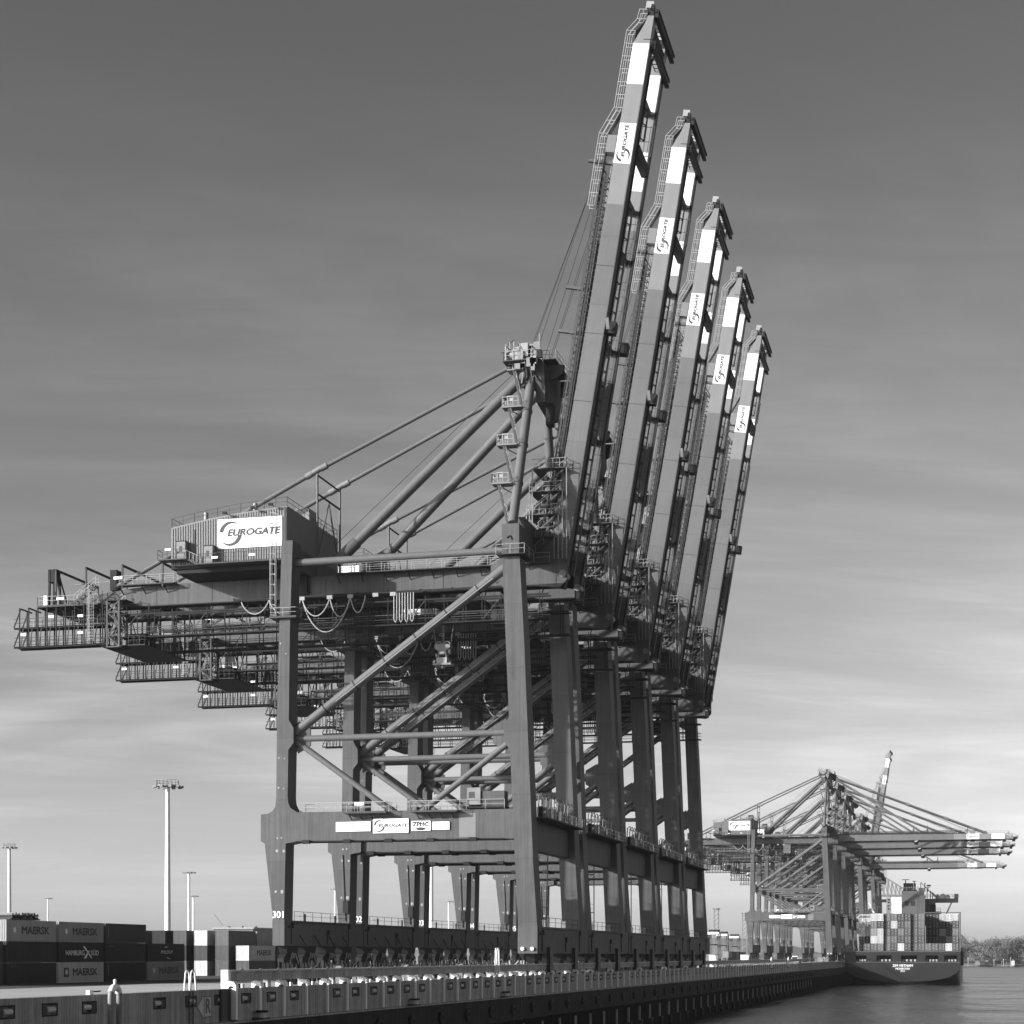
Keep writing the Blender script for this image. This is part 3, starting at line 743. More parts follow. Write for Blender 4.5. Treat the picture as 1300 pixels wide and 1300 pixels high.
        for xx in (p.x, q.x):
            for yy in (y, yb): mb.beam((xx, yy, p.z), (xx, yy, q.z), .2, .2, 'crane_steel')
        n = 4; dz = (q.z - p.z) / n
        for i in range(n):
            z = p.z + i * dz
            for yy in (y, yb):
                mb.beam((p.x, yy, z), (q.x, yy, z), .12, .12, 'crane_steel')
                mb.beam((p.x, yy, z) if i % 2 else (q.x, yy, z), (q.x, yy, z + dz) if i % 2 else (p.x, yy, z + dz), .12, .12, 'crane_steel')
            mb.stair((p.x if i % 2 else q.x, yb + s * .5, z), (q.x if i % 2 else p.x, yb + s * .5, z + dz), (0, s * .8, 0))
        mb.mm((p.x - .2, y, q.z), (q.x + .9, yb, q.z + .12), 'dark_steel'); mb.mm((p.x - .2, y, p.z - .12), (q.x + .3, yb, p.z), 'dark_steel')
        mb.rail([(p.x, y, q.z), (q.x, y, q.z)], 'walkway_steel'); mb.build('stair_tower', root)
    mb = MB(); p = l(150, 826, YG + 3); q = l(196, 826, YG + 3)      # service basket under the girder end
    z = l(160, 822, YG).z
    mb.mm((p.x, -GY - 1.8, z - .1), (q.x + 1, GY + 1.8, z), 'black_steel')
    for xx in (p.x, q.x + 1): mb.rail([(xx, -GY - 1.8, z), (xx, GY + 1.8, z)], 'walkway_steel', gap=1.2)
    for yy in (-GY - 1.8, GY + 1.8): mb.rail([(p.x, yy, z), (q.x + 1, yy, z)], 'walkway_steel', gap=.8)
    for xx in (p.x, q.x + 1):
        for yy in (-GY - .6, GY + .6, -2, 2): mb.beam((xx, yy, z), (xx, yy, zgb), .16, .16, 'dark_steel')
        mb.beam((xx, -GY - .6, z), (xx, -2, zgb), .1, .1, 'dark_steel'); mb.beam((xx, GY + .6, z), (xx, 2, zgb), .1, .1, 'dark_steel')
    mb.box(((p.x + q.x) / 2, 0, z + 1.2), (2.4, 3, 2.2), 'dark_steel'); mb.box((p.x + .6, -2.8, z + .8), (.8, .8, 1.6), 'galvanised'); mb.build('service_basket', root)
    # rear end deck: posts, winch, L-frames
    mb = MB(); z = zgt - 2.3; xa = XLEFT - 2.4
    mb.mm((xa, -GY - 1.2, z), (XLEFT + 6, GY + 1.2, z + .25), 'walkway_steel'); mb.rail([(XLEFT + 6, -GY - 1.15, z + .25), (xa, -GY - 1.15, z + .25), (xa, GY + 1.15, z + .25), (XLEFT + 6, GY + 1.15, z + .25)], gap=1.4)
    for y in (-GY - .4, -GY + .8):
        c = l(67, 750, YG); t = l(66, 724, YG)
        for dx in (-.3, .7): mb.beam((c.x + dx, y, z), (c.x + dx * .6, y, t.z), .22, .3, 'dark_steel')
        mb.beam((c.x + 1.8, y, z), (c.x + .3, y, t.z), .16, .16, 'dark_steel')
    mb.mm((c.x - .4, -GY - .5, t.z - 1.6), (c.x + .6, -GY + .9, t.z), 'dark_steel')
    mb.box((XLEFT - 1.4, -GY - .8, z + .9), (.5, .4, 1.2), 'white_paint'); mb.box((XLEFT + .8, -GY - 1.2, z + 1.0), (1.0, .06, .3), 'white_paint')
    mb.box((XLEFT + 7.4, -GY + 1, zgt + 1.0), (.9, 1.4, 2.6), 'dark_steel'); mb.box((XLEFT + 8.8, -GY - 1.2, zgt + .9), (1.2, .06, .35), 'white_paint')
    mb.tube([(XLEFT + 1.6, -1.5, z + .9), (XLEFT + 1.6, 1.5, z + .9)], .7, 'machine_grey', 14)
    mb.stair((XLEFT + 3.2, -GY - 1.3, z + .2), (XLEFT + 6.2, -GY - 1.3, zgt), (0, -.8, 0)); mb.build('rear_deck', root)
    for u, v in ((76, 726), (114, 723), (160, 720), (211, 717)):
        mb = MB(); t = l(u, v, YG)
        mb.beam((t.x, -GY - 1, zgt - .4), (t.x, -GY - 1, t.z), .2, .2, 'walkway_steel'); mb.beam((t.x, -GY - 1.1, t.z), (t.x, GY + 1, t.z), .2, .26, 'dark_steel')
        mb.beam((t.x, GY + 1, zgt - .4), (t.x, GY + 1, t.z), .2, .2, 'walkway_steel'); mb.build('rear_frame', root)
    mb = MB(); t = l(160, 728, YG); mb.tube([(l(80, 736, YG).x, -1.5, t.z - .4), (t.x, -1.5, t.z)], .06, 'galvanised', 6); mb.build('trolley_wire', root)
    # --- machinery house
    YH = 204.0; yh0 = YH - YC; yh1 = yh0 + 18.0
    p = l(217, 719, YH); q = l(364.5, 719, YH); zl = l(217, 670, YH).z; zr = l(364.5, 642, YH).z; z0 = max(p.z, zgt + .35)
    mb = MB(); n = 46; x0, x1 = p.x, q.x; ring_ = []
    poly = [(x0, z0), (x1, z0), (x1, zr)]
    for i in range(1, 10):
        t = i / 10; poly.append((x1 + (x0 - x1) * t, zr + (zl - zr) * t + .28 * math.sin(math.pi * t)))
    poly.append((x0, zl)); mb.prism(poly, yh0 + .09, yh1, 'house_panel')
    for i in range(n):                                  # upright corrugation of the front wall
        t = (i + .5) / n; xx = x0 + (x1 - x0) * t; w = (x1 - x0) / n * .27
        zt = zl + (zr - zl) * t + .25 * math.sin(math.pi * t)
        mb.extr([(xx - w * 1.7, yh0 + .088, z0 + .1), (xx + w * 1.7, yh0 + .088, z0 + .1), (xx + w, yh0, z0 + .1), (xx - w, yh0, z0 + .1)], (0, 0, zt - z0 - .25), 'house_panel')
    for i in range(46):
        yy = yh0 + .3 + i * .385
        mb.extr([(x1 + .002, yy, z0 + .1), (x1 + .002, yy + .26, z0 + .1), (x1 + .06, yy + .2, z0 + .1), (x1 + .06, yy + .06, z0 + .1)], (0, 0, zr - z0 - .2), 'house_panel')
    for xx in (x0 + 3.0, x1 - .35): mb.mm((xx, yh0 - .06, z0 + .05), (xx + .18, yh0 - .004, z0 + 4.3 if xx < x1 - 1 else zr - .1), 'crane_steel')
    mh = mb.build('machinery_house', root)
    mb = MB(); e0 = l(277, 697.5, YH); e1 = l(358.5, 655, YH); y = yh0 - .12
    sz = e1.z - e0.z
    mb.mm((e0.x, y, e0.z), (e1.x, y + .1, e1.z), 'sign_white')
    eurogate(mb, ((e0.x + e1.x) / 2, y - .006, (e0.z + e1.z) / 2), (1, 0, 0), (0, 0, 1), sz, e1.x - e0.x)
    mb.build('sign_board', mh)
    mb = MB(); up = .02
    for yy in (yh0 + .2, yh1 - .2):
        pts = [(x0 + (x1 - x0) * t, yy, zl + (zr - zl) * t + .28 * math.sin(math.pi * t) + up) for t in (0, .2, .4, .6, .8, 1)]; mb.rail(pts, 'walkway_steel', gap=1.5)
    mb.rail([(x1 - .1, yh0 + .2, zr + up), (x1 - .1, yh1 - .2, zr + up)], 'walkway_steel'); mb.rail([(x0 + .1, yh0 + .2, zl + up), (x0 + .1, yh1 - .2, zl + up)], 'walkway_steel')
    mb.build('roof_railing', mh)
    mb = MB()
    for xx in (x0 + 4.2, x0 + 10.6): mb.tube([(xx, yh0 + 1, zl + (zr-zl)*(xx-x0)/(x1-x0) + .1), (xx, yh0 + 1, zl + (zr-zl)*(xx-x0)/(x1-x0) + 1.3)], .28, 'galvanised', 10)
    mb.mm((x1 - 2.4, yh0 + 9, zr - .1), (x1 - .6, yh0 + 12.5, zr + 1.9), 'house_panel')
    for xx in (x0 + 7.4, x0 + 11.0, x0 + 13.3):
        zz = zl + (zr - zl) * (xx - x0) / (x1 - x0) + .3; mb.beam((xx, yh0 + .3, zz), (xx, yh0 - .8, zz + .1), .08, .08, 'dark_steel'); mb.box((xx, yh0 - .8, zz), (.5, .35, .25), 'dark_steel')
    mb.build('roof_vent', mh)
    mb = MB(); w0 = l(207, 713, YH); a0 = l(243, 713, YH); w1 = l(253, 722, YH)
    zA = l(225, 712.5, YH).z; zB = z0 - .15; yo = yh0 - 1.5
    mb.mm((w0.x, yo, zA - .15), (a0.x, yh0 - .01, zA), 'walkway_steel'); mb.mm((a0.x + 1.0, yo, zB - .15), (x1 + .3, yh0 - .01, zB), 'walkway_steel')
    mb.rail([(w0.x, yh0 - .1, zA), (w0.x, yo, zA), (a0.x, yo, zA)], 'walkway_steel', gap=1.2); mb.rail([(a0.x + 1.2, yo, zB), (x1 + .2, yo, zB)], 'walkway_steel', gap=1.2)
    mb.stair((a0.x + 1.4, yo + .2, zB), (a0.x - .2, yo + .2, zA), (0, .8, 0))
    mb.mm((x0, yh0 + .1, z0 - .35), (x1, yh1, z0 - .02), 'dark_steel')
    mb.mm((x0 + .6, yh0 + .4, zgt + .02), (x1, yh1 - .4, z0 - .352), 'dark_steel'); mb.mm((x0 + 4, -2.4, zgb + .9), (x0 + 12, 2.4, zgt + .018), 'dark_steel')
    mb.build('house_platform', mh)
    for u0, u1, v0, v1 in ((228.5, 239, 689, 712), (262.5, 273.5, 700, 720)):
        c0 = l(u0, v1, YH); c1 = l(u1, v0, YH); zz = zA if u0 < 250 else zB
        mb = MB(); mb.mm((c0.x, yh0 - .9, zz + .02), (c1.x, yh0 - .12, zz + 2.15), 'band_grey'); mb.mm((c0.x + .3, yh0 - .93, zz + .9), (c0.x + .65, yh0 - .903, zz + 1.6), 'sign_grey'); mb.mm((c0.x - .06, yh0 - .96, zz + 2.16), (c1.x + .1, yh0 - .1, zz + 2.24), 'dark_steel')
        mb.build('cabinet', mh)
    mb = MB()
    for u, v in ((279, 711), (326, 707.5), (220, 701)):
        c = l(u, v, YH); mb.box((c.x, yh0 - 1.53, c.z), (.8, .05, .26), 'white_paint')
    mb.build('lamp', mh)
    # --- A-frame
    ap = l(676, 470, YC - 3.3); zap = ap.z
    feet = l(651, 664, YF + 1.3)
    for s in (-1, 1):
        A = Vector((feet.x, s * (HW - 1.3), feet.z)); B = Vector((ap.x, s * 3.3, zap))
        mb = MB(); mb.tube([A, B], .55, 'crane_tube', 20)
        for t in (.25, .5, .72, .93): c = A.lerp(B, t); d = (B - A).normalized(); mb.tube([c - d * .12, c + d * .12], .64, 'crane_steel', 20)
        mb.build('mast_column', root)
        mb = MB(); C = l(440, 699, YC - 5.5); C.y = s * (GY + .4); D = l(655, 476, YC - 3.3); D.y = s * 3.4; D.x = ap.x - .6; D.z = zap - .3
        mb.tube([C, D], .62, 'crane_tube', 20); t = (D - C).normalized()
        mb.tube([C - t * 1.5, C + t * 1.6], .72, 'crane_steel', 20); mb.build('back_leg', root)
        mb = MB(); C = l(140, 747, YG); C.y = s * (GY - .6); D = Vector((ap.x - 1.6, s * 3.4, zap + 1.0)); Q = l(402, 598, YG + .6); Q.y = s * (GY - .6)
        mb.tube([C, Q], .3, 'crane_tube', 14); mb.tube([Q, D], .26, 'crane_tube', 14)
        for a, b in ((Q, C), (Q, D)):
            t = (b - a).normalized(); mb.tube([a + t * .6, a + t * 1.5], .4, 'band_grey', 14)
        mb.tube([Q + Vector((-.6, 0, -.3)), Q + Vector((.6, 0, .35))], .36, 'band_grey', 10); mb.build('back_stay', root)
    mb = MB(); Q = l(402, 598, YG + .6); y0 = GY - .6; zb = zgt; x = Q.x + .1
    for s in (-1, 1):
        mb.tube([(x, s * y0, zb), (x, s * y0, Q.z - .2)], .14, 'crane_tube', 10)
        mb.tube([(x, s * y0 * .9, zb + 3), (x, 0, Q.z - 3.0)], .1, 'crane_tube', 8)
    mb.beam((x, -y0, Q.z - .5), (x, y0, Q.z - .5), .16, .16, 'dark_steel'); mb.beam((x, -y0, Q.z - 2.8), (x, y0, Q.z - 2.8), .18, .18, 'dark_steel')
    mb.build('stay_trestle', root)
    mb = MB(); mb.tube([(ap.x, -4.4, zap - .6), (ap.x, 4.4, zap - .6)], .7, 'crane_steel', 16)
    mb.mm((ap.x - .7, -3.9, zap - 1.2), (ap.x + .5, 3.9, zap + .6), 'crane_steel')
    mb.extr([(ap.x + .55, -4.6, zap + .5), (ap.x + .55, 5.4, zap + 1.0), (ap.x + .55, 6.0, zap - 2.2), (ap.x + .55, 3.2, zap - 4.6), (ap.x + .55, -3.6, zap - 4.0)], (1.1, 0, 0), 'crane_steel')
    for y in (-3.2, 3.2): mb.box((ap.x + 1.9, y + 1.2, zap - 5.2), (.8, 1.4, 2.6), 'dark_steel'); mb.prism([(ap.x + 2.06, zap - 1.6), (ap.x + 2.06, zap + .4), (ap.x + 3.9, zap + .3), (ap.x + 3.7, zap - .8)], y - .3, y + .3, 'dark_steel')
    mb.build('apex_beam', root)
    mb = MB(); zz = zap + .75
    mb.mm((ap.x - 3.2, -5.4, zz - .12), (ap.x + 1.4, 5.4, zz), 'walkway_steel'); mb.rail([(ap.x + 1.4, -5.3, zz), (ap.x - 3.1, -5.3, zz), (ap.x - 3.1, 5.3, zz), (ap.x + 1.4, 5.3, zz)], gap=1.0)
    mb.mm((ap.x + 1.4, -4, zap + .85), (ap.x + 3.0, 4, zap + .95), 'walkway_steel'); mb.rail([(ap.x + 1.4, -3.9, zap + .95), (ap.x + 3.0, -3.9, zap + .95), (ap.x + 3.0, 3.9, zap + .95)], gap=.8)
    rq = random.Random(3)
    for k in range(26):                                # pipes, boxes and brackets crowded round the sheaves
        x = ap.x - 2.9 + rq.random() * 4.6; y = -5.35 + rq.random() * (1.5 if k % 4 else 9); h = .6 + rq.random() * 2.0
        if k % 2: mb.beam((x, y, zz), (x, y, zz + h), .1, .1, 'galvanised'); mb.beam((x, y, zz + h), (x + rq.uniform(-1, 1), y + rq.uniform(-1, 1), zz + h * .7), .08, .08, 'walkway_steel')
        else: mb.box((x, y, zz + h * .4), (.3 + rq.random() * .5, .4, h * .8), rq.choice(['machine_grey', 'dark_steel', 'galvanised', 'crane_steel']))
    for k in range(8):
        x = ap.x - 2.6 + rq.random() * 4.2; mb.box((x, -5.5, zz - .3 - rq.random() * .9), (.3 + rq.random() * .7, .3, .3 + rq.random() * .8), rq.choice(['machine_grey', 'galvanised', 'dark_steel']))
    for k in range(14):
        y = -5.2 + rq.random() * (1.5 if k % 3 else 9); mb.beam((ap.x - 1 + rq.random() * 2, y, zz - .1), (ap.x - 1 + rq.random() * 2, y, zz - 1.2 - rq.random() * 2), .14, .14, rq.choice(['dark_steel', 'walkway_steel', 'machine_grey']))
    for y in (-3.8, -2.2, 2.2, 3.8):
        mb.tube([(ap.x - .15, y - .22, zz + 1.5), (ap.x - .15, y + .22, zz + 1.5)], .75, 'machine_grey', 18); mb.mm((ap.x - .5, y - .4, zz), (ap.x + .3, y - .26, zz + 1.9), 'crane_steel')
    mb.tube([(ap.x - 2.9, -4.5, zz + .75), (ap.x - 1.2, -4.5, zz + .75)], .55, 'galvanised', 14); mb.box((ap.x - .6, -4.7, zz + 1.2), (.9, .7, 1.6), 'galvanised')
    mb.box((ap.x + .9, -4.9, zz + 1.0), (.7, .5, 2.0), 'machine_grey'); mb.box((ap.x + .4, 1, zz + .8), (1.2, 1.6, 1.6), 'machine_grey')
    for y in (-5.2, 0, 5.2): mb.beam((ap.x + 1.3, y, zz), (ap.x + 1.3, y, zz + 2.9), .07, .07, 'galvanised')
    mb.build('apex_platform', root)
    mb = MB(); A = Vector((feet.x, -HW + 1.3, feet.z)); B = Vector((ap.x, -3.3, zap)); n = 4   # zigzag stair up the mast
    for i in range(n):
        a = A.lerp(B, i / n); b = A.lerp(B, (i + 1) / n); z0_ = a.z + (.1 if i == 0 else 0)
        p = Vector((b.x - .95, b.y - .9, z0_)); q = Vector((b.x - 2.15, b.y - .9, b.z))
        mb.stair(p, q, (0, .8, 0), 'walkway_steel')
        mb.mm((b.x - 2.9, b.y - 1.1, b.z - .16), (b.x - .5, b.y + .5, b.z), 'band_grey')
        mb.rail([(b.x - .9, b.y - 1.05, b.z), (b.x - 2.85, b.y - 1.05, b.z), (b.x - 2.85, b.y + .45, b.z)], gap=.6, w=.07)
        mb.box((b.x - 1.9, b.y - .9, b.z + .9), (.8, .1, .7), 'galvanised'); mb.beam((b.x - 2.2, b.y + .3, b.z - .1), (b.x - .2, b.y + .3, b.z - 1.3), .12, .12, 'crane_steel')
    mb.build('mast_stair', root)
    # ropes from the apex to the girder and lattice clutter near the hinge
    mb = MB()
    for y in (-2.2, 2.2): mb.tube([(ap.x - .5, y, zz + 1.2), (q.x if False else l(430, 675, YC).x, y, zgt + 4.0)], .035, 'rope', 4, caps=False)
    mb.build('luffing_rope', root)
    mb = MB(); hx = hinge.x; base = zgt + .3
    for lv in range(4):
        z = base + 2.6 + lv * 2.7; xa = hx - 4.6 + lv * .35; xb = hx - .9 + lv * .5
        for s in (-1, 1):
            mb.mm((xa, s * 5.9, z), (xb, s * 4.5, z + .1), 'walkway_steel'); mb.rail([(xa, s * 5.85, z + .1), (xb, s * 5.85, z + .1)], gap=.8)
            mb.rail([(xb, s * 5.85, z + .1), (xb, s * 4.5, z + .1)], gap=.8)
            mb.stair((xa + .3, s * 5.4, z - 2.6), (xb - .4, s * 5.4, z), (0, -s * .7, 0))
            mb.beam((xa, s * 5.8, base), (xa, s * 5.8, z), .12, .12, 'machine_grey'); mb.beam((xb, s * 5.8, base), (xb, s * 5.8, z), .12, .12, 'machine_grey')
        mb.mm((xa, -4.5, z), (xa + 1.1, 4.5, z + .1), 'walkway_steel'); mb.rail([(xb, -4.5, z + .1), (xb, 4.5, z + .1)], gap=1.1)
        for k in range(3): mb.box((xa + .6 + random.random() * 1.6, -3.5 + k * 3 + random.random(), z + .7), (.7, .9, 1.2), random.choice(['machine_grey', 'galvanised', 'crane_steel']))
    mb.build('hinge_platform', root)
    mb = MB()
    for s in (-1, 1):
        mb.prism([(hx - 4.6, zgb), (hx - 4.6, zgt + 4.2), (hx - 1.6, zgt + 3.8), (hx + .5, zgt - .4), (hx + .5, zgb + .5), (hx - .4, zgb - .4)], s * (GY + .28) - .18, s * (GY + .28) + .18, 'crane_steel')
        mb.tube([(hx, s * (GY - 1.7), zgb + 1.2), (hx, s * (GY + .6), zgb + 1.2)], .45, 'machine_grey', 14)
    mb.build('hinge_bracket', root)
    # trolley, cab, festoon loops
    mb = MB(); c = l(585, 760, YC); z = zgb - .2
    mb.mm((c.x - 3, -GY + 1.6, z - 1.0), (c.x + 3.2, GY - 1.6, z - .3), 'dark_steel'); mb.rail([(c.x - 3, -GY + 1.6, z - .3), (c.x + 3.2, -GY + 1.6, z - .3)], 'walkway_steel')
    for xx in (-2.4, 2.6):
        for s in (-1, 1): mb.box((c.x + xx, s * (GY - 1.5), z - .3), (1.4, .4, .9), 'dark_steel')
    mb.build('trolley', root)
    cab = MB(); x = c.x + 4.4; cab.mm((x, -2.2, z - 3.6), (x + 2.4, .2, z - 3.4), 'dark_steel'); cab.mm((x, -2.2, z - 1.3), (x + 2.4, .2, z - 1.1), 'crane_steel')
    for xx in (x, x + 2.3):
        for yy in (-2.2, .1): cab.mm((xx, yy, z - 3.4), (xx + .1, yy + .1, z - 1.3), 'crane_steel')
    cab.mm((x + .05, -2.15, z - 3.38), (x + 2.35, .15, z - 1.32), 'glass_dark'); cab.mm((x + .8, -1.2, z - 1.1), (x + 1.4, -.6, z - .4), 'dark_steel'); cab.build('operator_cab', root)
    # festoon: each loop of cable is its own part
    for (u0, u1, v0, dip) in ((387, 422, 762, 2.2), (422, 448, 762, 2.4), (387, 448, 764, 4.2), (448, 467, 762, 2.0), (345, 386, 764, 1.8), (310, 345, 768, 1.6)):
        mb = MB(); a = l(u0, v0, YG - 1); b = l(u1, v0, YG - 1); pts = []
        for i in range(15):
            t = i / 14; pts.append((a.x + (b.x - a.x) * t, -GY - 1.9, zgb - .5 - dip * (1 - (2 * t - 1) ** 2) ** .8))
        mb.tube(pts, .085, 'cable_light', 6); mb.build('festoon_cable', root)
    for u in (505, 512, 519, 526):
        mb = MB(); a = l(u, 756, YG - 1); pts = [(a.x - .18, -GY - 1.9, zgb - .4), (a.x - .18, -GY - 1.9, zgb - 3.6), (a.x, -GY - 1.9, zgb - 3.95), (a.x + .18, -GY - 1.9, zgb - 3.6), (a.x + .18, -GY - 1.9, zgb - .4)]
        mb.tube(pts, .08, 'cable_light', 6); mb.build('festoon_cable', root)
    mb = MB(); a = l(300, 760, YG - 1).x; b = l(640, 760, YG - 1).x
    mb.beam((a, -GY - 1.9, zgb - .25), (b, -GY - 1.9, zgb - .25), .14, .22, 'dark_steel')
    k = a
    while k < b: mb.beam((k, -GY, zgb + .05), (k, -GY - 1.95, zgb - .1), .12, .14, 'dark_steel'); k += 4
    for u in (387, 422, 448, 480, 502): mb.box((l(u, 760, YG - 1).x, -GY - 1.9, zgb - .5), (.7, .3, .45), 'galvanised')
    mb.build('festoon_rail', root)
    return root, ap, zap

BL = 68.0
def build_boom(root, raised, ap, zap):
    bmo = empty('boom', (hinge.x, 0, hinge.z)); bmo.parent = root
    bmo.rotation_euler = (0, -EL if raised else 0, 0)
    def s_of(v): return (l(715.5 + (735 - v) * .164, v, YG) - hinge).length
    cuts = [0.3, s_of(260), s_of(208), s_of(157), s_of(107), s_of(55.5)]; BLt = s_of(20)
    cols = ['boom_steel', 'boom_band', 'boom_white', 'boom_band', 'boom_white']
    def dep(s): return 2.38 - .42 * s / 65
    for sd in (-1, 1):
        y0, y1 = (-GY, -GY + 1.4) if sd < 0 else (GY - 1.4, GY)
        mb = MB()
        for a, b, c in zip(cuts[:-1], cuts[1:], cols):
            mb.prism([(a, 0), (b, 0), (b, dep(b)), (a, dep(a))], y0, y1, c)
        a = cuts[-1]; mb.prism([(a, 0), (BLt, 0), (BLt, .72), (a + 2.2, 1.0), (a, dep(a))], y0, y1, 'boom_band')
        mb.mm((.3, y0 - .12, -.12), (cuts[-1], y1 + .12, 0), 'crane_steel'); k = 5
        while k < 44: mb.mm((k, y0 - .012, .02), (k + .06, y0 - .001, dep(k) - .02), 'dark_steel'); k += 8
        mb.mm((-1.0, y0 + .1, -.25), (1.6, y1 - .1, 1.6), 'dark_steel')
        g = mb.build('boom_girder', bmo)
    mb = MB(); s0, s1 = cuts[2], cuts[3]                # lettering on the white field of the front girder
    y = -GY - .008; c = Vector(((s0 + s1) / 2, y, dep(48) / 2)); w = s1 - s0; h = dep(48) * .95
    eurogate(mb, c, (1, 0, 0), (0, 0, 1), h, w * .98); mb.build('sign_lettering', bmo)
    # top walkways with railings (outer sides) and the jogged tip platform
    for sd in (-1, 1):
        mb = MB(); ya, yb = sd * (GY - .12), sd * (GY - 1.3); zt = 2.38
        mb.mm((1, ya, 2.5), (40, yb, 2.56), 'walkway_steel')
        for yy in (ya,): mb.rail([(1, yy, 2.56), (44, yy, 2.5)], 'walkway_steel', gap=1.3, w=.06)
        mb.rail([(1, sd * (GY - 1.3), zt), (40, sd * (GY - 1.3), 2.1)], 'walkway_steel', gap=1.3, w=.06)
        for k in range(30):
            s = 1.3 + k * 1.28; mb.box((s, sd * (GY - .7), dep(s) + .25), (.5 + .4 * random.random(), .5, .5), random.choice(['dark_steel', 'machine_grey', 'walkway_steel', 'black_steel']))
        mb.beam((1, sd * (GY - .4), 2.75), (44, sd * (GY - .4), 2.4), .12, .2, 'walkway_steel'); mb.beam((1, sd * (GY - 1.0), 2.6), (44, sd * (GY - 1.0), 2.3), .1, .1, 'dark_steel')
        pts = [(44, 3.3), (50, 3.3), (52.5, 3.3), (55.6, 1.98), (64.6, 1.95), (66, .9), (BLt + .8, .8)]
        P = [(a, sd * (GY - .2), b) for a, b in pts]; Q = [(a, sd * (GY - 1.2), b) for a, b in pts]
        for (a, b) in zip(pts[:-1], pts[1:]): mb.extr([(a[0], sd * (GY - .2), a[1]), (b[0], sd * (GY - .2), b[1]), (b[0], sd * (GY - 1.2), b[1]), (a[0], sd * (GY - 1.2), a[1])], (0, 0, .05), 'walkway_steel')
        mb.rail(P, gap=1.5, w=.07); mb.rail(Q, gap=1.5, w=.07); mb.box((51.3, sd * (GY - .7), 2.7), (2.0, 1.3, 1.1), 'band_grey'); mb.build('boom_walkway', bmo)
        mb = MB(); k = 2.0; yp = sd * (GY - .25)       # dark cable lattice on the outer edge of the girder
        while k < 47:
            z0_ = dep(k); mb.beam((k, yp, z0_), (k, yp, 3.35), .1, .1, 'dark_steel'); mb.beam((k, yp, z0_ + .05), (k + .8, yp, 3.3), .09, .09, 'dark_steel'); k += .8
        mb.beam((2, yp, 3.4), (47.6, yp, 3.4), .16, .2, 'walkway_steel'); mb.beam((2, yp, 2.85), (47.6, yp, 2.85), .2, .26, 'black_steel'); mb.build('cable_lattice', bmo)
        mb = MB()                                       # outriggers that carry the folded stays
        for s, h in ((49.2, 3.2), (34.2, 3.4), (29.0, 3.4)): 
            mb.beam((s, sd * (GY - .7), dep(s)), (s + .2, sd * (GY - .7), dep(s) + h), .3, .5, 'crane_steel'); mb.beam((s - 2.2, sd * (GY - .7), dep(s)), (s + .1, sd * (GY - .7), dep(s) + h * .6), .16, .16, 'walkway_steel')
        mb.build('stay_outrigger', bmo)
        mb = MB()
        if raised:
            for zz, a, b in ((3.3, 47.5, 30), (3.0, 28.6, 5)):
                mb.tube([(a, sd * (GY - .7), zz), (b, sd * (GY - .7), zz)], .19, 'crane_tube', 10)
            mb.tube([(28.6, sd * (GY - 1.4), 2.9), (3, sd * (GY - 1.4), 3.4)], .15, 'crane_tube', 8); mb.build('folded_stay', bmo)
        # inner trolley rail with cross lattice
        mb = MB(); yr = sd * (GY - 2.3)
        mb.mm((.5, sd * (GY - 1.4), -.3), (62, sd * (GY - 1.6), -.1), 'dark_steel')
        for ka, kb in ((.8, 45), (52.8, 56.5)):
            mb.mm((ka, yr - .3, -.62), (kb, yr + .3, -.56), 'walkway_steel'); k = ka
            while k < kb:
                mb.beam((k, sd * (GY - 1.45), -.2), (k, yr - sd * .3, -.6), .1, .1, 'dark_steel'); mb.beam((k, yr - sd * .3, -.6), (k, yr - sd * .3, .4), .07, .07, 'walkway_steel'); k += 1.75
            mb.beam((ka, yr - sd * .3, .4), (kb, yr - sd * .3, .4), .07, .07, 'walkway_steel'); mb.beam((ka, yr - sd * .3, -.1), (kb, yr - sd * .3, -.1), .06, .06, 'walkway_steel')
        mb.build('rail_gallery', bmo)
    mb = MB()
    for s in (7, 18, 29, 40, 46, 58): mb.mm((s, -GY + 1.4, .5), (s + .7, GY - 1.4, 1.5), 'crane_steel')
    mb.mm((50.7, -GY + 1.4, -.4), (51.9, GY - 1.4, .4), 'dark_steel'); mb.build('boom_tie', bmo)
    mb = MB()
    for a, zl_, ov in ((62.6, -.7, .9), (BLt - .1, -.5, 2.2)):
        mb.mm((a, -GY + .2, zl_), (a + .25, GY + ov, zl_ + .5), 'dark_steel'); mb.mm((a + .7, -GY + .2, zl_), (a + .95, GY + ov, zl_ + .4), 'dark_steel')
        k = -GY + .3
        while k < GY + ov: mb.beam((a + .1, k, zl_ + .3), (a + .85, k + .6, zl_ + .3), .1, .1, 'dark_steel'); k += .9
        mb.rail([(a + .95, -GY, zl_ + .4), (a + .95, GY + ov, zl_ + .4)], 'dark_steel', gap=1.0, w=.08)
        mb.mm((a + .3, -GY + .3, zl_ + .1), (a + .7, GY + ov - .3, zl_ + .2), 'black_steel')
    mb.mm((BLt - 1.4, -GY + 1.4, .1), (BLt - .5, GY - 1.4, .8), 'dark_steel')
    for sd in (-1, 1): mb.prism([(BLt + .003, .05), (BLt + 1.5, .25), (BLt + 1.5, .6), (BLt + .003, .66)], sd * (GY - .7) - .4, sd * (GY - .7) + .4, 'dark_steel'); mb.box((BLt + 1.6, sd * (GY - .9), .9), (.9, .3, .9), 'galvanised')
    mb.build('tip_frame', bmo)
    mb = MB(); d = 29.3
    for sd in (-1, 1): mb.mm((d, sd * (GY - 1.5), -1.3), (d + 1.4, sd * (GY - .2), -.125), 'dark_steel'); mb.beam((d + .3, sd * (GY + .3), -.6), (d + 1.4, sd * (GY + .9), -.4), .3, .4, 'machine_grey')
    mb.build('rope_guide', bmo)
    bpy.context.view_layer.update()
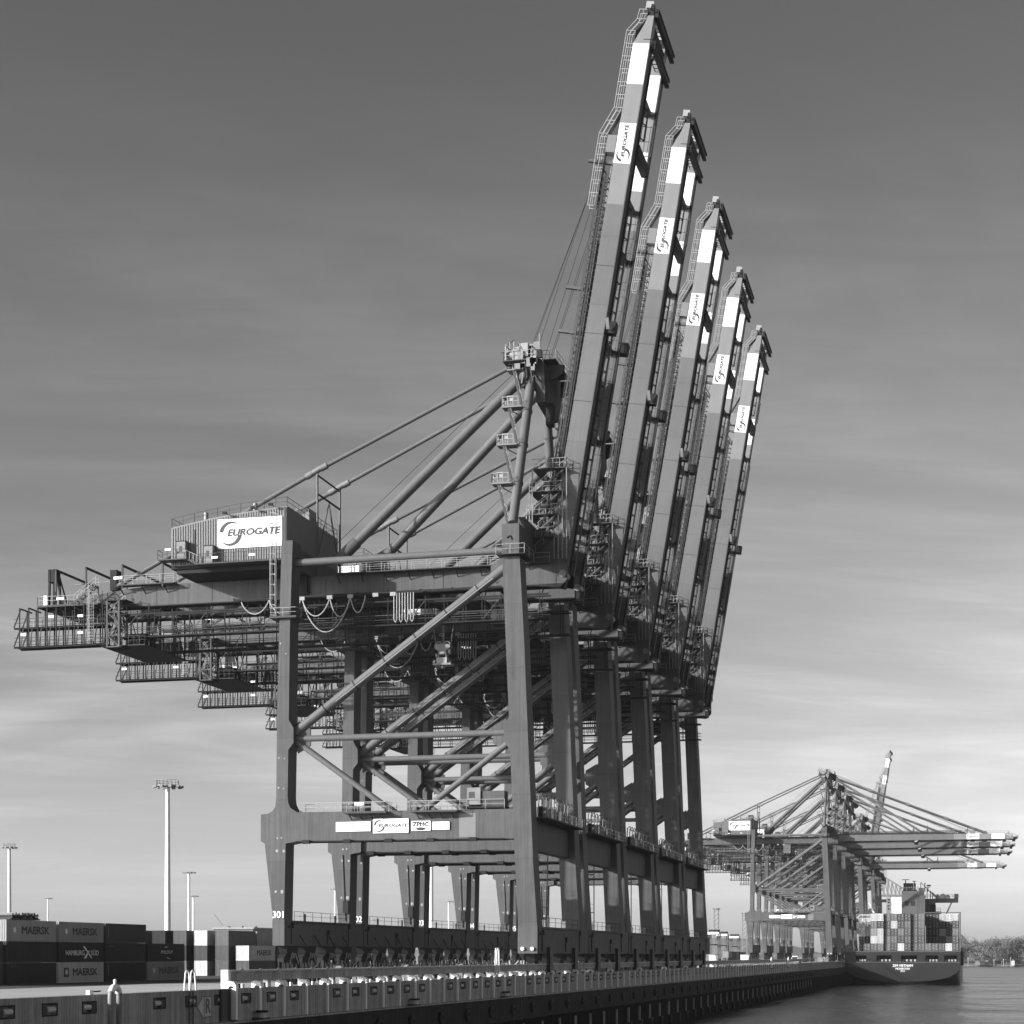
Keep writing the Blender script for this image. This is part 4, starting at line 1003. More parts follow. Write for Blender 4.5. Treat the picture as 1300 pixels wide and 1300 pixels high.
    mw = Matrix.Translation((hinge.x, 0, hinge.z)) @ Matrix.Rotation(bmo.rotation_euler.y, 4, 'Y')
    top = Vector((ap.x, 0, zap + 2.2))
    if raised:
        for y in (-2.4, -2.1, -1.0, 1.0, 2.1, 2.4):
            mb = MB(); a = top + Vector((.3 * y, y, 0)); b = mw @ Vector((49.5, y * 1.1, 5.4 - abs(y) * .5)); mb.tube([a, b], .04, 'rope', 4, caps=False); mb.build('hoist_rope', root)
    else:
        for sd in (-1, 1):
            for s, r in ((56.0, .27), (33.0, .27)):
                mb = MB(); a = Vector((ap.x + 2.0, sd * 3.2, zap)); b = mw @ Vector((s, sd * (GY - .7), dep(s) + .6)); mb.tube([a, b], r, 'crane_tube', 10)
                for t in (.25, .5, .75): c = a.lerp(b, t); e = (b - a).normalized(); mb.tube([c - e * .9, c + e * .9], r + .12, 'band_grey', 10)
                mb.prism([(b.x - 1.2, b.z - .7), (b.x + 1.2, b.z - .7), (b.x + .3, b.z + .5), (b.x - .4, b.z + .5)], b.y - .3, b.y + .3, 'crane_steel'); mb.build('fore_stay', root)
            mb = MB(); a = top + Vector((0, sd * 2.2, 0)); b = mw @ Vector((52, sd * 2.4, 2.6)); mb.tube([a, b], .05, 'rope', 4, caps=False); mb.build('hoist_rope', root)
    return bmo

base, AP, ZAP = build_crane_base()
tag(base, cat='crane')
down = copy_tree(base)
build_boom(base, True, AP, ZAP); build_boom(down, False, AP, ZAP)
def renumber(root, txt):
    for lg in root.children:
        for ch in lg.children:
            if ch.name.startswith('number'):
                if txt is None: bpy.data.objects.remove(ch); return
                mb = MB(); c = l(353.8, 1161.5); put_text(mb, txt, (c.x, -HW - .006, c.z), (1, 0, 0), (0, 0, 1), 1.15, 'sign_white', fit=1.35, bold=.02)
                ch.data = mb.mesh('number'); return
NEARG = 'raised-boom gantry cranes standing in a row on the quay'
labs = ['nearest raised-boom gantry crane, numbered 301, with its white EUROGATE house board in full view',
        'raised-boom gantry crane numbered 302, its upright boom second from the left',
        'raised-boom gantry crane numbered 303, the middle one of the five upright booms',
        'raised-boom gantry crane numbered 304, its upright boom fourth from the left',
        'farthest near raised-boom gantry crane, its upright boom rightmost and lowest of the five']
tag(base, labs[0], 'crane', NEARG)
cranes = [base]
for i in range(1, 5):
    c = copy_tree(base); c.location = ROOT + Vector((0, PITCH * i, 0)); renumber(c, '30%d' % (i + 1)); tag(c, labs[i], 'crane', NEARG); cranes.append(c)
FARG = 'gantry cranes far along the quay beside the container ship'
farlabs = ['front distant gantry crane with EUROGATE house board, its lowered boom topmost over the ship',
           'distant gantry crane with lowered boom, second from the top of the four lowered booms',
           'distant gantry crane with lowered boom, third from the top of the four lowered booms',
           'distant gantry crane with the lowest lowered boom, passing just above the ship funnel']
for i, yy in enumerate((722, 772, 824, 950)):
    c = down if i == 0 else copy_tree(down)
    c.location = (ROOT.x - 3.7, yy, ROOT.z); tag(c, farlabs[i], 'crane', FARG)
    if i == 0: renumber(c, None)
c = copy_tree(base); c.location = (ROOT.x - 6, 1010, ROOT.z); renumber(c, None); tag(c, 'distant gantry crane whose white-banded raised boom sticks up behind lowered booms', 'crane', FARG)
for yy in (859, 1075, 1130):
    c = copy_tree(down); c.location = (ROOT.x - 3.7, yy, ROOT.z)
    tag(c, {859: 'distant gantry crane between the third and the lowest lowered boom, mostly legs showing', 1075: 'distant gantry crane behind the raised distant boom, mostly hidden by the ship', 1130: 'farthest gantry crane of the quay, hardly showing behind the ship'}[yy], 'crane', FARG)
    for ch in list(c.children):
        if yy in (859, 1075, 1130) and ch.name.split('.')[0] in ('boom', 'fore_stay', 'hoist_rope'):
            for g in list(ch.children): bpy.data.objects.remove(g)
            bpy.data.objects.remove(ch)

# head block hanging under the first crane
hb = empty('head_block', W(563, 844, YC), 'pale hoist head block with two rope sheaves hanging inside the nearest crane', 'hoist')
mb = MB()
for yy in (-.55, .45):
    mb.prism([(-1.0, 2.35), (-.98, 2.0), (-.7, 1.75), (-.45, 1.66), (.45, 1.66), (.7, 1.78), (.96, 2.05), (1.0, 2.35), (.6, 2.5), (-.6, 2.5)], yy, yy + .1, 'machine_grey')
mb.mm((-.52, -.5, 1.2), (.52, .5, 1.66), 'machine_grey'); mb.mm((-.32, -.56, 1.3), (.26, -.505, 1.52), 'white_paint')
for x in (-.5, .46): mb.mm((x - .05, -.5, .6), (x + .05, .5, 1.2), 'machine_grey')
mb.mm((-.75, -.6, .12), (.6, .6, .82), 'galvanised'); mb.mm((-1.15, -.8, -.12), (1.15, .8, .12), 'machine_grey'); mb.mm((-1.15, -.7, .12), (-.85, .7, .5), 'galvanised')
mb.mm((.85, -.5, .12), (1.15, .3, .42), 'dark_steel'); mb.mm((.75, -.4, 1.3), (.9, .2, 1.9), 'galvanised'); mb.mm((-.2, -.3, -.45), (.05, .3, -.12), 'galvanised'); mb.mm((-.95, -.3, .95), (-.72, .1, 1.35), 'machine_grey'); mb.build('frame', hb)
for x in (-.5, .5):
    mb = MB(); mb.tube([(x, -.3, 2.42), (x, .3, 2.42)], .46, 'machine_grey', 20); mb.tube([(x, -.34, 2.42), (x, .34, 2.42)], .33, 'dark_steel', 14); mb.build('sheave', hb)
ztr = (ROOT.z + zgb - 1.3 - hb.location.z)
for x in (-.96, -.05, .06, .96):
    mb = MB(); mb.tube([(x, 0, 2.4), (x * 1.6, 0, ztr)], .035, 'cable_light', 4); mb.build('rope', hb)

# ------------------------------------------------------------------ containers
CL, CW, CH = 12.19, 2.44, 2.59
def container_bm(full=True):
    mb = MB(); hx = CW / 2; per = .30; dp = .04
    mb.mm((-hx + .05, .05, .12), (hx - .05, CL - .05, CH - .06), 'box_black')
    body = MB()
    if full:
        for sx in (-1, 1):
            y = .16
            while y < CL - .3:
                vs = [(sx * (hx - .05), y, .16), (sx * (hx - .012), y + .07, .16), (sx * (hx - .012), y + .17, .16), (sx * (hx - .05), y + .24, .16)]
                body.extr(vs, (0, 0, CH - .3), 'box_black'); y += per
        x = -hx + .14
        while x < hx - .2:
            body.extr([(x, .045, .16), (x + .06, .012, .16), (x + .13, .012, .16), (x + .19, .045, .16)], (0, 0, CH - .3), 'box_black'); x += .235
        mb.merge(body, Matrix.Identity(4))
    fr = MB(); t = .11
    for x in (-hx, hx - t):
        for y in (0, CL - t): fr.mm((x, y, 0), (x + t, y + t, CH), 'box_black')
        fr.mm((x, t, 0), (x + t, CL - t, .14), 'box_black'); fr.mm((x, t, CH - .09), (x + t, CL - t, CH - .004), 'box_black')
    for y in (0, CL - t): fr.mm((-hx + t, y, .002), (hx - t, y + t, .14), 'box_black'); fr.mm((-hx + t, y, CH - .12), (hx - t, y + t, CH - .006), 'box_black')
    return mb, fr
bmb, frb = container_bm(); BODY = bmb.mesh('body'); FRAME = frb.mesh('frame')
sim = MB(); a_, b_ = container_bm(False); sim.merge(a_, Matrix.Identity(4)); sim.merge(b_, Matrix.Identity(4))
for x in (-.85, -.35, .35, .85): sim.mm((x - .04, -.03, .16), (x + .04, .044, CH - .12), 'machine_grey')
for x, z in ((-.6, 1.9), (.62, 2.1), (.6, 1.5), (-.6, .9), (.62, .6)): sim.mm((x - .16, -.02, z - .12), (x + .16, .046, z + .12), 'sign_faint')
SIMPLE = sim.mesh('shipping_container')
def setm(o, m):
    o.material_slots[0].link = 'OBJECT'; o.material_slots[0].material = M[m]
def add_star(mb, c, r, m):
    vs = [c]; n = 14
    for i in range(n):
        a = 2 * math.pi * i / n; rr = r if i % 2 == 0 else r * .42; vs.append(c + Vector((0, math.cos(a) * rr, math.sin(a) * rr)))
    mb.add(vs, [(0, i + 1, (i + 1) % n + 1) for i in range(n)], m)
def container(loc, m, label, group, text=None, corner=True):
    o = empty('shipping_container', loc, label, 'container', group)
    for nm, me in (('body', BODY), ('frame', FRAME)):
        p = bpy.data.objects.new(nm, me); COL.objects.link(p); p.parent = o; setm(p, m)
    x = CW / 2 + .006; Y = (0, 1, 0); Z = (0, 0, 1); mb = MB()
    if text == 'maersk' or text == 'maersk_dark':
        tx = 'sign_black'; st = 'sign_white'
        mb.add([(x - .002, 1.3, .75), (x - .002, 2.6, .75), (x - .002, 2.6, 1.95), (x - .002, 1.3, 1.95)], [(0, 1, 2, 3)], 'sign_grey') if text == 'maersk' and m == 'box_light' else None
        add_star(mb, Vector((x, 2.0, 1.38)), .55, st); put_text(mb, 'MAERSK', (x, 7.0, 1.32), Y, Z, 1.28, tx, bold=.07, fit=6.7)
    elif text == 'hamburg':
        put_text(mb, 'HAMBURG', (x, 4.3, 1.2), Y, Z, .9, 'sign_white', fit=5.0, bold=.02); put_text(mb, 'SÜD', (x, 9.7, 1.2), Y, Z, .9, 'sign_white', fit=2.2, bold=.02)
        mb.add([(x, 6.4, 2.1), (x, 6.9, 2.1), (x, 9.0, .55), (x, 8.6, .55)], [(0, 1, 2, 3)], 'sign_white'); mb.add([(x, 6.6, .5), (x, 7.3, .5), (x, 8.3, 1.5), (x, 7.9, 1.55)], [(0, 1, 2, 3)], 'sign_white')
    elif text == 'arcs':
        put_text(mb, 'PNLDUP', (x, 6.1, 1.35), Y, Z, .7, 'sign_white', fit=4.0, shear=.2)
        arc_shape(mb, (x, 6.0, 1.3), Vector((0, 1.7, 0)), Vector((0, 0, 1)), .74, .85, 110, 60, 'sign_white', 8); arc_shape(mb, (x, 7.0, 1.3), Vector((0, 1.7, 0)), Vector((0, 0, 1)), .74, .85, -120, -70, 'sign_white', 8)
    elif text == 'code':
        mb.add([(x, .9, 2.1), (x, 2.4, 2.1), (x, 2.4, 2.28), (x, .9, 2.28)], [(0, 1, 2, 3)], 'sign_grey')
    elif text == 'upright':
        put_text(mb, 'IIIIIIII', (x, .75, 1.5), (0, 0, 1), (0, -1, 0), .3, 'sign_faint', fit=1.4)
    if mb.f: mb.build('lettering', o)
    return o
ORD = ['first', 'second', 'third', 'fourth', 'fifth', 'sixth', 'seventh', 'eighth', 'ninth', 'tenth', 'eleventh', 'twelfth', 'thirteenth', 'fourteenth', 'fifteenth', 'sixteenth']
XA_ = -112.0 - CW / 2
bays = [182.6, 195.6, 208.5, 221.4, 234.2]
rowA = {0: ['box_dark', 'box_black', 'box_light', 'box_black', 'box_mid'], 1: ['box_dark', 'box_black', 'box_black', 'box_black', 'box_black'], 2: [None, 'box_grey', 'box_grey', 'box_dark', None]}
txt = {(0, 1): 'code', (0, 2): 'maersk', (0, 3): 'upright', (0, 4): 'maersk_dark', (1, 2): 'hamburg', (1, 3): 'code', (1, 4): 'arcs', (2, 1): 'maersk', (2, 2): 'maersk', (2, 3): 'upright'}
GA = 'containers of the front stack beside the quay road'
tier = ['bottom', 'middle', 'top']
for t in range(3):
    for i, y in enumerate(bays):
        m = rowA[t][i]
        if not m: continue
        if t == 2 and m == 'box_grey': m = 'box_mid'
        k = txt.get((t, i)); w = {'maersk': 'with MAERSK lettering', 'maersk_dark': 'with dim MAERSK lettering', 'hamburg': 'with pale HAMBURG SÜD lettering', 'arcs': 'with small lettering between arcs', 'code': 'with a small code strip', 'upright': 'with an upright line of code', None: 'plain'}[k]
        container((XA_, y + random.uniform(-.05, .05), ZG + t * (CH + .02)), m, f'{TONE[m]} container {w}, {tier[t]} tier, {ORD[i]} from left in front stack', GA, k)
# second block: three columns whose near ends face the camera, and rows behind the front stack
GB = 'containers of the yard blocks behind the front stack'
def col(u_right, d, tones, word, sidet=None):
    X = -d * (1232 - u_right) * .9695 / FPX - CW / 2; Y = (d + (X + CW / 2) * math.sin(PSI)) / math.cos(PSI)
    for t, m in enumerate(tones):
        k = sidet if t == len(tones) - 1 else None
        container((X, Y, ZG + t * (CH + .02)), m, f'{TONE[m]} container with ribbed end showing, {["bottom", "second", "third"][t]} tier, {word}', GB, k)
    for j in (1, 2, 3, 4):
        for t in range(len(tones) if j < 3 else 3):
            m = random.choice(['box_black', 'box_dark', 'box_dark', 'box_mid'])
            container((X, Y + j * 12.9, ZG + t * (CH + .02)), m, f'{TONE[m]} container, {ORD[j]} behind the near end, {["bottom", "second", "third"][t]} tier, {word}', GB)
col(183, 312, ['box_dark', 'box_dark', 'box_grey'], 'first column past the front stack')
col(209.7, 312, ['box_dark', 'box_dark', 'box_black'], 'second column past the front stack', 'arcs')
col(236.5, 312, ['end_c', 'box_black', 'end_b'], 'third column past the front stack', 'upright')
col(263, 312, ['box_light', 'end_a', 'box_light'], 'white-topped column')
col(290, 312, ['end_b', 'end_b', 'end_c'], 'all-grey column')
col(316, 312, ['end_b', 'box_light'], 'low two-tier column', 'maersk_dark')
# folded flat racks lying on the leftmost top container
c = Vector((XA_, 196.4, ZG + 3 * (CH + .02)))
fk = empty('flat_rack_bundle', c, 'dark bundle of folded flat racks lying on top of the leftmost top container', 'flat racks')
for k in range(2):
    mb = MB(); z = .02 + k * .42
    mb.mm((-1.2, .2 + k * .4, z), (1.2, 7.4 - k * .4, z + .16), 'box_dark')
    for yy in range(9): mb.mm((-1.22, .6 + yy * .75, z + .16), (1.22, .9 + yy * .75, z + .36 + .1 * (yy % 2)), random.choice(['black_steel', 'machine_grey', 'dark_steel']))
    mb.build('rack', fk)
# a long low shed far behind the stacks
sh = empty('warehouse', W(290, 1200, 640), 'pale low flat-roofed warehouse far behind the container stacks', 'building')
sh.location.z = ZG; zz = W(290, 1177.5, 640).z - ZG
mb = MB(); mb.mm((-6, 0, 0), (10, 30, zz - .6), 'end_c'); mb.build('wall', sh)
mb = MB(); mb.mm((-6.5, -.5, zz - .6), (10.5, 30.5, zz), 'concrete')
for k in range(3): mb.box((-4 + k * 5.5, 8, zz + .3), (2, 2, .6), 'machine_grey')
mb.build('roof', sh)

# ------------------------------------------------------------------ light masts
def mast(u, vtop, d, wpx, label, ring_w, lattice=False):
    X = -d * (1232 - u) * .9695 / FPX; Y = (d + X * math.sin(PSI)) / math.cos(PSI); H = ZC + (CV - vtop) * d / FPX - ZG; r = wpx * d / FPX / 2
    o = empty('light_mast', (X, Y, ZG), label, 'light mast', 'floodlight masts over the yard'); mb = MB()
    if lattice:
        for dx in (-1, 1):
            for dy in (-1, 1): mb.beam((dx * r, dy * r, 0), (dx * r, dy * r, H), .25, .25, 'band_grey')
        n = int(H / (2 * r)); 
        for i in range(n):
            for s in (-1, 1): mb.beam((-r, s * r, H * i / n), (r, s * r, H * (i + 1) / n), .15, .15, 'band_grey'); mb.beam((r, s * r, H * i / n), (r, s * r, H * i / n), .15, .15, 'band_grey')
    else: mb.tube([(0, 0, 0), (0, 0, H)], [r, r * .62], 'white_paint', 14)
    mb.build('pole', o); w = ring_w * d / FPX / 2
    mb = MB(); mb.tube([(0, 0, H - .25), (0, 0, H)], w * .8, 'galvanised', 16)
    for k in range(12): a = 2 * math.pi * k / 12; mb.beam((0, 0, H - .5), (math.cos(a) * w * .8, math.sin(a) * w * .8, H - .1), .12, .12, 'galvanised')
    pts = [(math.cos(2 * math.pi * k / 16) * w * .8, math.sin(2 * math.pi * k / 16) * w * .8, H) for k in range(17)]; mb.rail(pts, gap=2) if d < 700 else None
    mb.build('lamp_ring', o)
    for k in range(10):
        a = 2 * math.pi * (k + .5) / 10; mb = MB(); mb.box((math.cos(a) * w, math.sin(a) * w, H - .35), (.22 * w, .22 * w, .5), 'machine_grey'); mb.build('floodlight', o)
mast(213, 997, 392, 8.5, 'tallest white light mast behind the container stacks, left of the nearest crane', 35)
mast(12, 1075, 610, 6, 'white light mast at the left edge of the photo above the containers', 18)
mast(240, 1107, 800, 4.6, 'slim white light mast, taller one of the close pair right of the tallest mast', 16)
mast(245.5, 1137, 1000, 3.4, 'slim light mast, shorter one of the close pair right of the tallest mast', 12)
mast(61, 1140, 1080, 3, 'small distant light mast between the left-edge mast and the tallest mast', 10)
mast(547.5, 1030, 470, 6.5, 'thick white mast standing behind the legs of the near cranes', 30)
mast(570, 1144, 1090, 3.4, 'slim distant mast seen between the near crane legs', 11)
mast(425.5, 1128, 900, 3.4, 'slim white mast seen beside the rear leg of the nearest crane', 11)
mast(909.5, 1153, 900, 5.5, 'lattice mast right of the farthest near crane, left one of two', 9, True)
mast(945.5, 1159, 1000, 5.5, 'lattice mast beside the distant crane leg, right one of two', 9, True)

# ------------------------------------------------------------------ straddle carriers, vehicles, cabinets
def straddle():
    o = empty('straddle_carrier', (0, 0, 0))
    for s in (-1, 1):
        mb = MB()
        for y in (-4, 4): mb.beam((s * 2.2, y, 1.2), (s * 2.2, y * .8, 13.2), .55, .6, 'ship_grey')
        mb.beam((s * 2.2, -5, 1.6), (s * 2.2, 5, 1.6), .6, .9, 'ship_grey'); mb.build('side_frame', o)
        for y in (-4.2, -1.5, 1.5, 4.2): mb = MB(); mb.tube([(s * 2.2 - .3, y, .75), (s * 2.2 + .3, y, .75)], .75, 'black_steel', 14); mb.build('wheel', o)
    mb = MB(); mb.mm((-2.6, -4.4, 13.2), (2.6, 4.4, 14.2), 'white_paint'); mb.mm((-2.2, -3.4, 14.2), (2.2, 2.5, 15.3), 'dark_steel'); mb.build('top_frame', o)
    mb = MB(); mb.mm((-2.4, -5.9, 11.2), (-.6, -4.5, 13.1), 'glass_dark'); mb.mm((-2.5, -6.0, 13.1), (-.5, -4.45, 13.3), 'white_paint'); mb.build('cab', o)
    mb = MB(); mb.mm((-1.2, -6, 8.2), (1.2, 6, 8.7), 'dark_steel')
    for x in (-1, 1):
        for y in (-3, 3): mb.beam((x, y, 8.7), (x, y, 13.2), .1, .1, 'rope')
    mb.build('spreader', o); return o
SCG = 'straddle carriers in the far yard'
st = straddle()
for i, (u, d, lab) in enumerate(((907, 830, 'tall pale-topped straddle carrier right of the last near crane'), (918, 900, 'straddle carrier in the middle of the three in the far yard'), (933, 1010, 'lowest and farthest straddle carrier of the three in the far yard'))):
    o = st if i == 0 else copy_tree(st)
    X = -d * (1232 - u) * .9695 / FPX; Y = (d + X * math.sin(PSI)) / math.cos(PSI); o.location = (X, Y, ZG); tag(o, lab, 'straddle carrier', SCG)
GC = 'containers in the far yard beyond the near cranes'
for k in range(9):
    u = 921 + k * 3.1; d = 760 + k * 14; X = -d * (1232 - u) * .9695 / FPX; Y = (d + X * math.sin(PSI)) / math.cos(PSI)
    for t in range(2 if k < 7 else 1):
        o = bpy.data.objects.new('shipping_container', SIMPLE); COL.objects.link(o); m = random.choice(['box_black', 'box_dark', 'box_mid', 'box_dark']); setm(o, m); o.location = (X, Y, ZG + t * (CH + .02))
        tag(o, f'{TONE[m]} container between the far lattice masts, {ORD[k]} from left, {["lower", "upper"][t]} tier', 'container', GC)
for u, lab in ((906, 'small white cabinet on the quay right of the last near crane'), (945.5, 'small white cabinet on the quay below the distant crane leg')):
    X = XE - 3; Y = YX(u, X); o = empty('cabinet', (X, Y, ZG), lab, 'cabinet', 'white cabinets along the quay')
    mb = MB(); mb.mm((-.9, -.6, 0), (.9, .6, 3.6), 'white_paint'); mb.build('case', o)
    mb = MB(); mb.mm((-1.0, -.7, 3.6), (1.0, .7, 3.75), 'galvanised'); mb.build('lid', o)
X = -62; Y = YX(1009, X); tr = empty('truck', (X, Y, ZG), 'dark parked yard truck with pale cab on the distant quay under the cranes', 'truck')
mb = MB(); mb.mm((-1.25, 2.6, 1.0), (1.25, 13, 1.5), 'dark_steel'); mb.build('trailer', tr)
mb = MB(); mb.prism([(-1.2, .8), (1.2, .8), (1.2, 2.4), (.9, 3.3), (-.9, 3.3), (-1.2, 2.4)], 0, 2.4, 'white_paint'); mb.build('cab', tr)
mb = MB(); mb.mm((-1.0, -.02, 2.2), (1.0, .0, 3.0), 'glass_dark'); mb.build('windscreen', tr)
for y in (1.1, 9.8, 11.2):
    for s in (-1, 1): mb = MB(); mb.tube([(s * 1.1 - .2, y, .55), (s * 1.1 + .2, y, .55)], .55, 'black_steel', 12); mb.build('wheel', tr)
for u, lab in ((979.5, 'white upside-down U hoop on the distant quay edge, left one'), (1001, 'white upside-down U hoop on the distant quay edge, right one')):
    Y = YX(u, XE + .3); o = empty('hoop_rail', (XE + .3, Y, ZK), lab, 'guard rail', 'white hoops on the quay edge'); mb = MB(); pts = [(0, -.8, -1)]
    for i in range(11): a = math.pi * i / 10; pts.append((0, -math.cos(a) * .8, .9 + math.sin(a) * .8))
    pts.append((0, .8, -1)); mb.tube(pts, .16, 'white_paint', 8); mb.build('pipe', o)
    mb = MB(); mb.mm((-.25, -1, -1.1), (.25, 1, -.95), 'dark_steel'); mb.build('foot', o)

# ------------------------------------------------------------------ container ship
YS = 716.0
sx0 = W(1072, 1240, YS).x; sx1 = W(1219.5, 1240, YS).x; sc_x = (sx0 + sx1) / 2; hb_ = (sx1 - sx0) / 2
ZD = W(1145, 1208, YS).z
ship = empty('container_ship', (sc_x, YS, 0), 'dark-hulled container ship seen from the stern, moored at the far end of the quay', 'ship')
def sect(y, k):
    """hull section: half-breadth by height; k = 0 at the transom"""
    pts = []
    for z, b in ((ZD, 1.0), (8.6, 1.0), (6.5, .985), (4.6, .93), (3.0, .80), (1.9, .58), (1.35, .28), (1.2, 0)):
        b2 = b + (1 - b) * min(1, k * 2.2); z2 = z if z > 6 else z - (z + 2.5) * min(1, k * 1.6) * (1 if z < 5 else .4)
        pts.append((hb_ * b2, y, z2))
    return pts
mb = MB(); ks = [0, .12, .3, .6, 1]; yy_ = [0, 6, 16, 34, 60]; S = [sect(y, k) for y, k in zip(yy_, ks)]
S += [[(p[0] * f, y, p[2]) for p in S[-1]] for y, f in ((200, 1), (250, .8), (285, .3), (294, .04))]
for a, b in zip(S[:-1], S[1:]):
    n = len(a)
    for i in range(n - 1):
        m = 'hull' if i < 2 else 'hull_low'
        for s in (1, -1): mb.add([(s * a[i][0], a[i][1], a[i][2]), (s * a[i+1][0], a[i+1][1], a[i+1][2]), (s * b[i+1][0], b[i+1][1], b[i+1][2]), (s * b[i][0], b[i][1], b[i][2])], [(0, 1, 2, 3)], m)
T = S[0]; zw = ZD - 6.2                                      # transom with mooring openings above the bulwark
low = [p for p in T]
zt0, zt1 = ZD - 3.9, ZD - 1.5
lo = [(p[0], 0, p[2]) for p in T if p[2] < 8.7]
poly = [(p[0], p[2]) for p in T[1:]] + [(-p[0], p[2]) for p in reversed(T[1:-1])]
mb.add([(x, -.02, z) for x, z in poly], [tuple(range(len(poly)))], 'hull')
zb0 = 8.6
ops = [(-.86, -.60), (-.52, -.24), (.0 - .14, .16), (.24, .50), (.60, .86)]
ops = [(-.93, -.66), (-.34 - .16, -.24), (-.05 - .0, .24), (.36, .62), (.70, .94)]
ops = [(-.80, -.62), (-.44, -.18), (-.02, .26), (.40, .62), (.72, .94)]
mb.mm((-hb_, -.02, zb0), (hb_, .5, zt0), 'hull'); mb.mm((-hb_, -.02, zt1), (hb_, .5, ZD), 'hull'); prev = -1.0
for a, b in ops + [(1.0, 1.0)]:
    mb.mm((prev * hb_, -.02, zt0), (a * hb_, .5, zt1), 'hull'); prev = b
mb.mm((-hb_ + .3, 6, zb0), (hb_ - .3, 6.4, ZD), 'black_steel'); mb.mm((-hb_ + .2, .5, zt0 - .5), (hb_ - .2, 6, zt0 - .3), 'dark_steel'); mb.mm((-hb_ + .1, .0, ZD), (hb_ - .1, 240, ZD + .3), 'hull')
mb.mm((-hb_ - .05, -.1, zt0 - .35), (hb_ + .05, 1.0, zt0 - .12), 'ship_grey'); mb.mm((-hb_ - .03, -.08, ZD - .15), (hb_ + .03, 1.0, ZD + .12), 'ship_grey')
mb.mm((hb_ - .2, 2, zt0 - 1.5), (hb_ + 1.1, 3, ZD + 1.5), 'hull'); hu = mb.build('hull', ship)
for a, b in ops:
    mb = MB()
    for k in range(4):
        x = (a + (b - a) * (k + .5) / 4) * hb_; mb.tube([(x, 1.4, zt0 - .3), (x, 1.4, zt0 + .9)], .25, 'galvanised', 8); mb.tube([(x + .5, 1.2, zt0 + .5), (x - .5, 1.8, zt0 + .5)], .35, 'machine_grey', 8)
    mb.build('mooring_winch', ship)
mb = MB()
for body, v, h, w in (('ZIM VIETNAM', 1226, 1.05, 7.6), ('MONROVIA', 1230, .9, 5.4), ('IMO', 1233, .6, 1.6)):
    c = W(1146, v, YS); put_text(mb, body, (c.x - sc_x, -.06, c.z), (1, 0, 0), (0, 0, 1), h * 1.3, 'sign_white', fit=w, bold=.025)
mb.build('ship_name', hu)
# aft lashing posts
mb = MB(); cw = 2.62
XL = W(1096, 1200, YS).x - sc_x; pitch = (W(1217.5, 1200, YS).x - sc_x - XL) / 14
for k in (3, 7, 14): mb.mm((XL + k * pitch - .17, 1.6, ZD + .3), (XL + k * pitch + .03, 2.2, ZD + 14.6), 'dark_steel')
mb.mm((XL + 14 * pitch + .2, 1.6, ZD), (XL + 14 * pitch + .7, 2.6, ZD + 15.2), 'ship_grey'); mb.mm((XL + 9 * pitch, 1.7, ZD + 14.8), (XL + 14 * pitch + .7, 2.3, ZD + 15.15), 'ship_grey')
mb.build('lashing_post', ship)
GS = 'containers stacked on the stern of the ship'
pal = ['end_a', 'end_b', 'end_b', 'end_c', 'end_b', 'end_c', 'end_a']
spec = {(0,1):'x',(0,2):'x',(0,3):'x',(0,4):'x',(1,1):'box_white',(2,1):'box_light',(2,2):'box_light',(1,2):'box_grey',(1,4):'box_light',(2,4):'box_light',(4,3):'box_light',(5,0):'box_light',(12,0):'box_light'}
hgt = CH + .31
def shipbox(x, y, z, m, lab, grp=GS):
    o = bpy.data.objects.new('shipping_container', SIMPLE); COL.objects.link(o); setm(o, m); o.location = (x, y, z); o.scale = (1, 1, 1.1)
    tag(o, lab, 'container', grp)
lv = ['deck', 'second', 'third', 'fourth', 'top']
for cidx in range(14):
    for t in range(5):
        m = spec.get((cidx, t))
        if m == 'x' or (9 <= cidx <= 12 and t > 0) or (cidx == 13 and t == 4): continue
        m = m or random.choice(pal)
        shipbox(sc_x + XL + (cidx + .5) * pitch, YS + 2.4, ZD + .32 + t * hgt, m, f'{TONE[m]} container end on ship stern, {ORD[cidx]} column from left, {lv[t]} tier')
for cidx in range(-1, 14):
    for t in range(5):
        if 1 <= cidx <= 8 and t < 4: continue
        m = 'box_white' if (t == 4 and cidx in (-1, 0, 11, 12, 13)) or (cidx == -1 and t > 1) else random.choice(['box_black', 'box_dark', 'box_dark', 'box_mid'])
        if 9 <= cidx <= 10 and t == 4: m = 'box_dark'
        shipbox(sc_x + XL + (cidx + .5) * pitch, YS + 16.2, ZD + .32 + t * hgt, m, f'{TONE[m]} container in second ship bay, {"outermost left column" if cidx < 0 else ORD[cidx] + " column from left"}, {lv[t]} tier')
# deckhouse and funnel
YD = YS + 34
def sb(u0, u1, v0, v1, Y, depth, m, mbx):
    a = W(u0, v1, Y); b = W(u1, v0, Y); mbx.mm((a.x - sc_x, Y - YS, a.z), (b.x - sc_x, Y - YS + depth, b.z), m)
mb = MB(); sb(1129, 1145, 1138.5, 1175, YD, 13, 'ship_white', mb); sb(1125.5, 1129, 1139.5, 1175, YD + .6, 12, 'ship_white', mb); sb(1174.8, 1187, 1141, 1175, YD, 13, 'ship_grey', mb); sb(1187, 1194.5, 1157, 1175, YD, 13, 'ship_grey', mb); sb(1181, 1187.5, 1148, 1157, YD - .5, 12, 'dark_steel', mb)
sb(1166, 1173, 1127, 1136, YD + 2, 6, 'ship_white', mb)
dk = mb.build('deckhouse', ship)
mb = MB()
for v in (1141.5, 1145, 1149, 1153):
    sb(1127, 1129.5, v, v + 1.6, YD - .05, .04, 'glass_dark', mb)
mb.build('window', dk)
